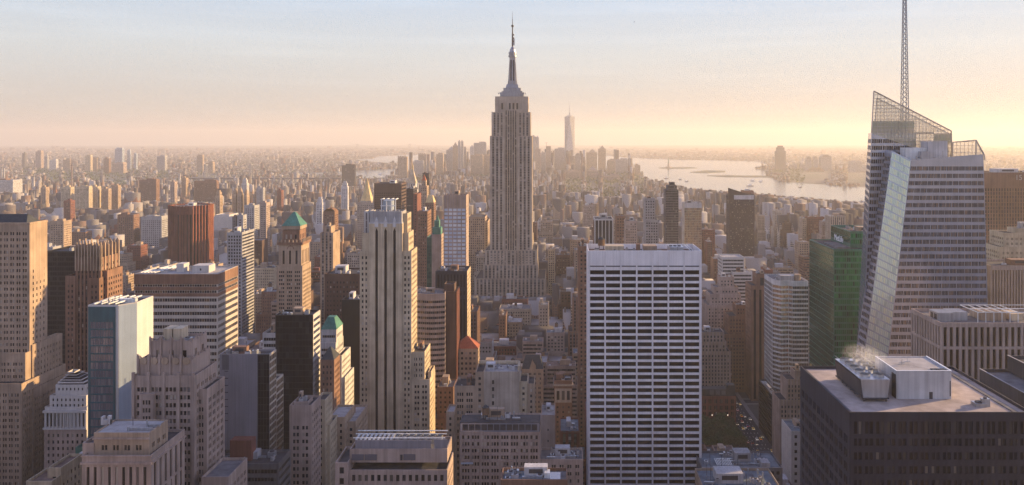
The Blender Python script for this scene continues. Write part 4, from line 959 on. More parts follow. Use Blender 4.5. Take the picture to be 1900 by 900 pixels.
def wgrid(b, x0, x1, y0, y1, zt):
    n = 9
    for i in range(n): b.one('crown_fin', 'tan', box_quads(x0 + i * (x1 - x0 - .8) / (n - 1), x0 + .8 + i * (x1 - x0 - .8) / (n - 1), y0 - .5, y0 - .01, zt - 12, zt + .8))
simple('white_grid_block', 'white tower gridded with bright square windows under a brown fluted top', TW, [(823, 865, 362, 830, 24)], 'pinktan', G(bay=4.6, fh=3.9, ww=.78, wh=.62, k=1, mt=13, mu=.4, d=.15, glass='glass_white'), G(bay=4, fh=3.9, ww=.2, wh=.4, mt=10, glass='glass_white'), 500, clut=3, fn=wgrid)
simple('blank_pale_tower', 'narrow pale windowless tower with teal crown left of the white grid tower', TW, [(801, 819, 435, 860, 24)], 'pinktan', None, PB, 500, clut=0, fn=lambda b, x0, x1, y0, y1, zt: (b.add('copper_crown', 'copper', np.concatenate([box_quads(x0 + .5, x1 - 1, y0 + 2, y0 + 14, zt - 1, zt + 7), box_quads(x0 + 2, x1 - 3, y0 + 4, y0 + 12, zt + 7, zt + 14)])), b.add('copper_turret', 'copper', cyl_quads((x0 + x1) / 2, y0 + 8, zt + 14, zt + 20, 2, .2, 8))))
simple('teal_glass_sliver', 'thin teal glass building left of the narrow pale windowless tower', OB, [(792, 801, 440, 880, 24)], 'greenmetal', CW(fh=4, glass='glass_teal'), None, 520)
simple('brown_pier_tower', 'brown brick tower with pale window rows behind the teal glass sliver', TW, [(774, 793, 392, 960, 30)], 'brown', G(bay=2.8, fh=3.6, ww=.4, wh=.45, mt=3, glass='glass_blinds'), PB, 560)
simple('dark_brown_tower', 'wide dark brown tower behind the gilded pyramid with striped sunlit edge', TW, [(694, 745, 340, 1480, 46)], 'darkbrown', G(bay=4, fh=4, ww=.7, wh=.4, mt=16, glass='glass_black'), RB(fh=6, wh=.5, seg=60, pane=5), 420)
simple('twin_shaft_tower', 'grey brown shaft with bright edge in front of the slim campanile', TW, [(754, 767, 350, 1400, 40)], 'umber', PC, PC, 500)
simple('red_shaft_tower', 'narrow red brick shaft with glowing right edge below the slim campanile', TW, [(767, 774, 360, 1330, 40)], 'redbrick', PC, None, 470)
simple('slim_black_tower', 'very slim black glass tower rising behind the brown pier tower', TW, [(784, 796, 321, 1960, 20)], 'black', CW(fh=8, bay=4, glass='glass_office'), CW(fh=8, bay=4, glass='glass_mirror'), 400)
simple('pointed_tan_tower', 'tan stone tower with stepped pointed top in front of the slim black tower', TW, [(780, 792, 345, 1700, 24), (782, 790, 335, 1704, 14)], 'tan', PC, PC, 400, clut=0, fn=lambda b, x0, x1, y0, y1, zt: b.pyramid('pointed_roof', 'redtile', x0, x1, y0, y1, zt - .3, Z(324, 1710), .4, .4))
simple('mansard_tower', 'brown tower with golden hipped roof between the pointed tan tower and the white grid tower', TW, [(789, 805, 376, 1500, 26)], 'brown', PC, PC, 430, clut=0, fn=lambda b, x0, x1, y0, y1, zt: b.pyramid('hipped_roof', 'gold', x0, x1, y0, y1, zt - .3, Z(362, 1510), 4, 3))
simple('brown_hulk', 'broad brown building with arched top floor left of the spired tower', OB, [(868, 900, 402, 1380, 40), (874, 905, 410, 1384, 44)], 'tan', PC, PC, 470)
# bottom centre
def rtop(b, x0, x1, y0, y1, zt):
    Y = 352
    b.T(649, 830, 833, Y + 4, 15, 'pinktan', None, None, roof='roof_grey', z0=zt - 2)
    zu = Z(833, Y + 4)
    b.one('screen_wall', 'greypanel', np.concatenate([box_quads(X(660, Y + 6), X(800, Y + 6), Y + 5.5, Y + 5.8, zu - .5, zu + 3.2), box_quads(X(806, Y + 6), X(830, Y + 6), Y + 5.2, Y + 5.5, zu - .5, zu + 3.6)]))
    for i in range(7):
        c = b.one('cooling_fan', 'aluminium', cyl_quads(X(738 + i * 13, Y + 11), Y + 11, zu, zu + 3.6, 1.4, 1.4, 14, False)); b.one('blade_disc', 'charcoal', cyl_quads(X(738 + i * 13, Y + 11), Y + 11, zu + 2.8, zu + 3, 1.35, 1.35, 14), c)
    for i in range(9): b.one('duct', 'aluminium', box_quads(X(660 + i * 8, Y + 9), X(664 + i * 8, Y + 9), Y + 8, Y + 16, zu + 1.5, zu + 2.6, True))
    b.one('pipe', 'steelwhite', np.concatenate([bar_quads((X(655, Y + 8), Y + 8 + k, zu + 3.3), (X(826, Y + 8), Y + 8 + k, zu + 3.3), .18) for k in (0, 5, 9)]))
    for p in (652, 676, 748): b.one('terrace_glass', 'glass_blue', box_quads(X(p, Y + 3), X(p + 22, Y + 3), Y + 3.6, Y + 3.95, zt - .9, zt + 1.6))
    for p in (742, 762, 692): b.one('door', 'charcoal', box_quads(X(p, Y + 3), X(p + 4, Y + 3), Y + 3.7, Y + 3.97, zt - 1, zt + 1.4))
simple('plant_roof_block', 'wide grey stone block with rows of rooftop cooling fans at bottom centre left', OB, [(646, 830, 872, 352, 20), (622, 646, 858, 351, 18)], 'pinktan', G(bay=2.75, fh=4.6, ww=.52, wh=.6, mt=1.2, mu=1, d=.5, glass='glass_dark'), PD, 900, clut=0, fn=rtop)
def pent(b, x0, x1, y0, y1, zt):
    b.face((x0 + .3, y0 - .15, zt - .3), (x1 - .3, y0 - .15, zt - .3), (x1 - .3, y0 - .15, zt + 4.2), (x0 + .3, y0 - .15, zt + 4.2), 'mullion', G(bay=3.4, fh=3.8, ww=.9, wh=.85, mt=.3, maxf=1, glass='glass_teal', d=.12), part='penthouse')
    b.box('penthouse_roof', 'roof_tar', x0, x1, y0 - .1, y0 + 12, zt - .2, zt + 4.5)
    b.one('awning', 'bluepanel', box_quads(X(856, 430), X(878, 430), y0 - 1.1, y0 - .02, Z(860, 430), Z(858, 430))); b.clutter(x0 + 8, x1 - 10, y0 + 2, y0 + 11, zt + 4.5, 12, 1, True)
simple('penthouse_block', 'grey tan block of many windows with a glazed teal penthouse strip along its roof', OB, [(853, 1002, 800, 430, 28)], 'pinktan', G(bay=5.2, fh=3.5, ww=.74, wh=.56, k=3, gap=.45, mt=1.5, mu=.6, d=.4, glass='glass_blinds'), PD, 900, clut=0, fn=pent)
def blank(b, x0, x1, y0, y1, zt):
    Y = 520
    b.rect(X(898, Y), X(963.5, Y), Y - .6, Y + 20, 0, Z(689, Y), 'limestone', None, None, 'roof_pale', 1.0)
    b.T(882, 898, 690, Y, 20, 'tan', PD, None); b.T(963.6, 979, 708, Y + 1, 18, 'cream', PD, PD); b.T(979.1, 992, 712, Y, 18, 'tan', PD, PD)
    for i in range(7): b.one('window_slot', 'glass_dark', box_quads(X(913, Y), X(917, Y), Y - .66, Y - .605, Z(712 + i * 13, Y), Z(705 + i * 13, Y)))
    b.one('parapet_wall', 'cream', np.concatenate([box_quads(X(960, Y), X(964, Y), Y + 2, Y + 14, Z(689, Y), Z(681, Y)), box_quads(X(884, Y), X(962, Y), Y + 18, Y + 19, Z(689, Y), Z(684, Y))]))
    b.clutter(X(885, Y), X(960, Y), Y + 2, Y + 17, Z(689, Y) - 1, 8, 0)
simple('blank_wall_block', 'tan stepped block with a large blank sunlit party wall below the spired tower', OB, [(843, 882, 716, 520, 20)], 'tan', G(bay=5.6, fh=3.9, ww=.66, wh=.55, k=3, gap=.4, mt=3.4, mu=.8, d=.4, glass='glass_blinds'), PD, 800, clut=4, fn=blank)
simple('low_tan_annex', 'small tan annex with pale flat roof left of the blank wall block', OB, [(828, 843, 764, 500, 14)], 'tan', PD, PD, 900, 'roof_pale', 2)
simple('gabled_block', 'tan block with steep slate gabled roof left of a dark street canyon', OB, [(968, 1008, 685, 650, 16)], 'tan', G(bay=3.6, fh=3.7, ww=.5, wh=.5, k=2, gap=.3, mt=2, glass='glass_dark'), PB, 790, clut=0, fn=lambda b, x0, x1, y0, y1, zt: (b.pyramid('slate_roof', 'slate', x0, x1, y0, y1, zt - .3, Z(658, 658), 5.5, .4), b.add('gable', 'tan', [[V3((x0 + x1) / 2 - 2.6, y0 - .1, zt - .5), V3((x0 + x1) / 2 + 2.6, y0 - .1, zt - .5), V3((x0 + x1) / 2 + 2.6, y0 - .1, zt + 3), V3((x0 + x1) / 2, y0 - .1, zt + 7)], [V3((x0 + x1) / 2 - 2.6, y0 - .1, zt - .5), V3((x0 + x1) / 2, y0 - .1, zt + 7), V3((x0 + x1) / 2, y0 + 6, zt + 7), V3((x0 + x1) / 2 - 2.6, y0 + 6, zt - .5)]])))
def ital(b, x0, x1, y0, y1, zt):
    b.one('cornice', 'limestone', np.concatenate([box_quads(x0 - .7, x1 + .7, y0 - .8, y0 - .01, zt - 4.2, zt - 3), box_quads(x1 + .01, x1 + .7, y0, y1, zt - 4.2, zt - 3), box_quads(x0 - .7, x0 - .01, y0, y1, zt - 4.2, zt - 3)]))
    b.face((x0 + .5, y0 - .06, zt - 17), (x1 - .5, y0 - .06, zt - 17), (x1 - .5, y0 - .06, zt - 6), (x0 + .5, y0 - .06, zt - 6), 'limestone', G(bay=4.2, nb=3, fh=9, ww=.55, wh=.8, mt=1, mu=.6, d=.7, maxf=1), part='loggia')
    b.one('roof_hut', 'brown', box_quads(x0 + 1.5, x0 + 7, y0 + 6, y0 + 12, zt - 1, zt + 3))
simple('loggia_tower', 'narrow brown and cream tower with arched loggia and heavy cornice left of the travertine tower', OB, [(1028, 1062, 706, 640, 20)], 'brown', G(bay=4.2, nb=3, fh=3.8, ww=.3, wh=.45, mt=19, mu=.6, d=.4), PB, 800, clut=4, fn=ital)
simple('roof_clutter_block', 'low stone block with crowded pale rooftop machinery left of the travertine tower', OB, [(1002, 1082, 852, 430, 16)], 'pinktan', G(bay=4, fh=3.8, ww=.5, wh=.5, k=2, gap=.3, mt=2, glass='glass_dark'), PB, 900, 'roof_grey', 22)
simple('blank_annex_block', 'plain brown annex with pale roof between the loggia tower and the penthouse block', OB, [(1004, 1030, 770, 520, 24)], 'pinktan', G(bay=8, fh=7, ww=.12, wh=.2, mt=6), PB, 850, 'roof_pale', 2)
def lowroof(b, x0, x1, y0, y1, zt):
    b.one('pool_deck', 'roof_blue', box_quads(x0 + 1, x0 + 18, y0 + 1, y1 - 1, zt - 1.15, zt - 1.0)); b.one('skylight', 'glass_blue', box_quads(X(1008, 330), X(1040, 330), y0 + 2, y1 - 3, zt - 1.1, zt - .6)); b.box('hut', 'steelwhite', X(1010, 330), X(1020, 330), y0 + 3, y0 + 7, zt - 1, zt + 1.4)
simple('flat_roof_block', 'low brown building seen from above with pale edged blue grey roof at bottom centre', OB, [(929, 1053, 890, 330, 12)], 'brown', PB, PB, 900, 'roof_grey', 9, fn=lowroof)
# behind and right of the travertine tower
simple('pale_strip_tower', 'dark tower with white vertical strips rising behind the travertine tower roof', TW, [(1103, 1138, 406, 1000, 34)], 'white', STR(bay=4, ww=.78, mt=2, d=.5, glass='glass_office'), G(bay=3, fh=3.8, ww=.5, wh=.5), 470, clut=4, fn=lambda b, x0, x1, y0, y1, zt: b.face((x0 - .05, y1, 0), (x0 - .05, y0, 0), (x0 - .05, y0, zt - 3), (x0 - .05, y1, zt - 3), 'brown', PB, part='side_wall'))
simple('brown_edge_block', 'brown block peeking out along the left edge of the travertine tower', OB, [(1073, 1092, 457, 690, 30)], 'brown', PB, PB, 640)
simple('brown_flats', 'brown apartment tower right of the white stripped dark tower', TW, [(1143, 1160, 400, 1150, 24)], 'brown', PC, PC, 470)
simple('tan_flats', 'tan apartment tower right of the brown apartment tower', TW, [(1160, 1182, 410, 1080, 22)], 'pinktan', PD, PD, 470)
simple('twin_step_tower', 'dark stepped tower with one bright bay left of the slender balcony tower', TW, [(1197, 1222, 408, 1210, 22), (1196, 1216, 368, 1214, 18)], 'grey', PC, G(bay=4, fh=4, ww=.5, wh=.5), 470)
def balc(b, x0, x1, y0, y1, zt):
    for i in range(24): b.one('balcony', 'steelwhite', box_quads(X(1240, 1180), X(1259.5, 1180), y0 - 1.2, y0 - .02, zt - 9 - i * 3.6, zt - 8.5 - i * 3.6))
simple('balcony_tower', 'slender grey tower striped with white balconies near the bay', TW, [(1235, 1259, 352, 1180, 24), (1239, 1256, 344, 1182, 20), (1243, 1252, 338, 1186, 10)], 'darkgrey', CW(bay=2, fh=3.6, glass='glass_office', wh=.7), G(bay=3, fh=3.6, ww=.6, wh=.5, glass='glass_mirror'), 470, clut=0, fn=balc)
simple('mirror_glass_tower', 'gold reflecting glass tower with plain pale top band', TW, [(1270, 1302, 377, 1200, 26)], 'palegrey', G(bay=2.2, fh=3.6, ww=.94, wh=.94, mt=7, mu=.1, d=.05, glass='glass_mirror'), None, 470)
def slant(b, x0, x1, y0, y1, zt):
    Y = 1500; z2, z3 = Z(349, Y), Z(362, Y)
    b.add('slanted_top', 'umber', box_quads(x0, x1, y0 + 10, y0 + 20, zt - 1, z3)); b.add('slanted_top', 'umber', [[V3(x0, y0 + 10, z3), V3(X(1390, Y), y0 + 10, z3), V3(X(1390, Y), y0 + 10, z3 + 1), V3(x0, y0 + 10, z2)], [V3(x0, y0 + 10, z2), V3(X(1390, Y), y0 + 10, z3 + 1), V3(X(1390, Y), y0 + 20, z3 + 1), V3(x0, y0 + 20, z2)]])
    b.one('top_band', 'palegrey', box_quads(X(1362, Y), x1 - 1, y0 - .3, y0 - .02, zt - 9, zt - 1))
simple('slanted_top_tower', 'broad dark apartment slab with slanted roof above the stepped tan towers', TW, [(1353, 1400, 361, 1500, 26)], 'umber', G(bay=3.4, fh=3.4, ww=.66, wh=.5, k=2, gap=.3, mt=10, glass='glass_blinds'), PC, 480, clut=0, fn=slant)
simple('white_banded_block', 'white banded office block in front of the slanted roof slab', OB, [(1340, 1381, 477, 920, 26), (1360, 1396, 505, 910, 24)], 'white', RB(fh=3.9, wh=.5, seg=14), RB(fh=3.9, wh=.5, seg=14), 560, 'roof_pale')
simple('stepped_tan_tower', 'stepped tan stone tower with blunt top right of the travertine tower', TW, [(1312, 1380, 566, 880, 34), (1318, 1375, 546, 884, 28), (1326, 1370, 533, 888, 22), (1335, 1362, 514, 892, 14)], 'pinktan', G(bay=3.3, fh=3.6, ww=.4, wh=.5, mt=3, glass='glass_dark'), PB, 700, 'roof_grey', 2)
simple('brown_stepped_tower', 'shaded brown stepped tower below the white banded block', OB, [(1336, 1394, 620, 840, 30), (1352, 1394, 586, 845, 26), (1366, 1394, 566, 850, 18)], 'brown', G(bay=3, fh=3.6, ww=.42, wh=.5, mt=3), PB, 780)
def light_patch(b, x0, x1, y0, y1, zt): pass
simple('tan_park_tower', 'tan tower with narrow pilasters directly behind the brick studio building', OB, [(1300, 1356, 652, 800, 30), (1300, 1348, 634, 803, 26), (1302, 1344, 616, 806, 20)], 'pinktan', SPN(bay=3.2, ww=.45, mt=3, sp='tan'), PB, 720)
def studio(b, x0, x1, y0, y1, zt):
    b.one('studio_skylight', 'glass_blue', np.concatenate([box_quads(X(1318 + i * 11, 735), X(1326 + i * 11, 735), y0 + 3, y0 + 3.6, zt + .2, zt + 4) for i in range(3)])); b.box('attic', 'slate', x0 + 2, x1 - 4, y0 + 3.7, y0 + 14, zt - 1, zt + 5); b.box('turret', 'slate', x1 - 8, x1 - .5, y0 + 2, y0 + 10, zt - 1, zt + 9)
    for i in range(4): b.one('street_light', 'lamp_white', box_quads(x0 + 3 + i * 7, x0 + 3.5 + i * 7, y0 - .4, y0 - .05, 7 + (i % 2) * 5, 7.5 + (i % 2) * 5))
simple('brick_studio_building', 'red brick studio building with grey attic skylights facing the park trees', OB, [(1300, 1366, 735, 735, 24)], 'redbrick', G(bay=4.6, fh=5.6, ww=.5, wh=.66, k=2, gap=.3, mt=2, d=.5, glass='glass_dark'), PB, 800, 'roof_tar', 0, fn=studio)
simple('round_brick_tower', 'slim rounded brown brick tower with dark vertical glass next to the gold lit office block', TW, [(1394, 1428, 530, 812, 26), (1404, 1424, 508, 816, 18)], 'brown', STR(bay=6.2, ww=.42, mt=4, d=.6, glass='glass_office'), PB, 740)
def chamf():
    Y = 737.; b = B('gold_banded_block', 'glass office block with white bands and a chamfered gold glowing front', OB, 1465, Y, 730)
    x0, x1 = X(1441, Y), X(1499, Y); zt = Z(521, Y)
    st = RB(fh=4.05, wh=.62, seg=10, pane=1.5, mt=4, glass='glass_tower', mu=.1); sm = RB(fh=4.05, wh=.62, seg=10, pane=1.5, mt=4, glass='glass_mirror', mu=.1); sl = RB(fh=4.05, wh=.78, seg=12, pane=1.6, mt=4, glass='glass_black', mu=.1)
    b.prism([(x0 + 4, Y), (x0 + 11, Y + 1.5), (x0 + 14, Y - 1.5), (x1, Y - 1.5), (x1, Y + 38), (x0 - 1.5, Y + 38), (x0 - 1.5, Y + 8)], 0, zt, 'palegrey', [sm, sm, st, None, None, sl, sm], 'roof_grey', 1.5)
    b.box('plant_room', 'grey', x0 + 6, x0 + 18, Y + 8, Y + 20, zt - 1.5, zt + 3); b.one('drum_tank', 'tan', cyl_quads(x0 + 22, Y + 12, zt - 1.5, zt + 4, 3, 3)); b.clutter(x0 + 2, x1 - 2, Y + 4, Y + 34, zt - 1.5, 12, 0, False); b.finish()
chamf()
simple('dark_wedge_block', 'low dark glass block with pale grey roof on the avenue corner beyond the park', OB, [(1432, 1446, 733, 692, 45)], 'black', RB(fh=3.6, wh=.7, seg=20, glass='glass_black'), RB(fh=3.6, wh=.72, seg=60, pane=3, glass='glass_black', mt=1), 840, 'roof_pale', 2)
simple('ribbed_tan_block', 'stepped tan block with ribbed upper wall left of the dark gravel roofed block', OB, [(1446, 1500, 742, 655, 22), (1459, 1500, 704, 659, 18), (1474, 1503, 688, 664, 12)], 'pinktan', SPN(bay=2.6, ww=.45, sp='tan', mt=4), SPN(bay=2.6, ww=.45, sp='tan', mt=4), 800)
simple('white_slim_block', 'slim white painted building with single windows on the side of the dark gravel roofed block', OB, [(1468, 1510, 800, 600, 26)], 'white', G(bay=4.4, fh=5.4, ww=.42, wh=.45, mt=1.5, d=.4, glass='glass_dark'), G(bay=6, fh=5.4, ww=.16, wh=.4, mt=2, d=.4), 900, 'roof_blue', 4)
def deck(b, x0, x1, y0, y1, zt):
    for i in range(10): b.one('pergola_slat', 'steelwhite', box_quads(X(1332 + i * 3, 480), X(1333.2 + i * 3, 480), y0 + 2, y0 + 12, zt + .6, zt + .9, True))
    b.box('roof_hut', 'grey', X(1414, 480), X(1430, 480), y0 + 1, y0 + 8, zt - 1.2, zt + 2.4); b.one('coping', 'roof_pale', box_quads(x0, x1, y0 - .05, y0 + .3, zt + .02, zt + .2))
simple('pergola_roof_block', 'low dark block with white pergola slats on its roof below the park trees', OB, [(1302, 1452, 868, 480, 26)], 'darkgrey', G(bay=3.2, fh=3.8, ww=.6, wh=.55, mt=1.2, glass='glass_dark'), PB, 900, 'roof_blue', 26, fn=deck)
simple('cluttered_roof_block', 'cluttered dark blue grey roof in front of the white pergola slats', OB, [(1305, 1450, 906, 425, 26)], 'tan', PB, PB, 900, 'roof_blue', 30, tanks=0)
# right edge
def fifteen(b, x0, x1, y0, y1, zt):
    lettering(b, '15', 8, (X(1890, y0), y0 - .3, Z(334, y0)), (rad(90), 0, 0), .2, 'letter_dull')
simple('brown_pinstripe_tower', 'wide brown tower of fine vertical stripes with a number sign behind the faceted tower', TW, [(1820, 1990, 320, 900, 50)], 'brown', G(bay=3, fh=4, ww=.5, wh=.8, mt=17, mu=1, glass='glass_tower'), None, 500, clut=6, fn=fifteen)
simple('cream_terrace_tower', 'cream stepped stone tower in front of the brown pinstripe tower at the right edge', OB, [(1850, 1960, 488, 640, 30), (1855, 1960, 458, 644, 26), (1863, 1960, 432, 650, 22), (1886, 1960, 424, 655, 14)], 'cream', G(bay=3.6, fh=3.8, ww=.4, wh=.5, mt=3, k=2, gap=.4), PB, 500)
simple('striped_pier_block', 'brown pier fronted block with gold strips below the cream stepped tower', OB, [(1838, 1960, 493, 560, 30)], 'pinktan', STR(bay=2.0, ww=.5, mt=3, d=.5, glass='glass_mirror'), None, 620, clut=3)
# shaded low blocks at bottom left
for i, (lab, t, m, rf) in enumerate((
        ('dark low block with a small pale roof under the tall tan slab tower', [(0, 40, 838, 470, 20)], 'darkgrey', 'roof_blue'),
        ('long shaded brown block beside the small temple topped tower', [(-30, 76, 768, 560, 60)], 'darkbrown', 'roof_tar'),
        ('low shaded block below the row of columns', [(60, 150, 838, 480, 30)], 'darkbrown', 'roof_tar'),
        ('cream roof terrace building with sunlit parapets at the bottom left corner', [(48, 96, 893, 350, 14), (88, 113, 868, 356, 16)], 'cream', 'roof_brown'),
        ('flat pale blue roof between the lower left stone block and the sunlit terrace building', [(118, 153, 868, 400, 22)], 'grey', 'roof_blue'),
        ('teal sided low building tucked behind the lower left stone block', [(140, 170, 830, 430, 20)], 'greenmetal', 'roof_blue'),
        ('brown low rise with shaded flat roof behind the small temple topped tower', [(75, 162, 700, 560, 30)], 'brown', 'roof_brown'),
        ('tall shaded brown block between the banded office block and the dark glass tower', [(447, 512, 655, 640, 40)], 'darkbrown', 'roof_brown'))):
    simple('low_building', lab, 'building', t, m, PB, PB, 900, rf, 7)

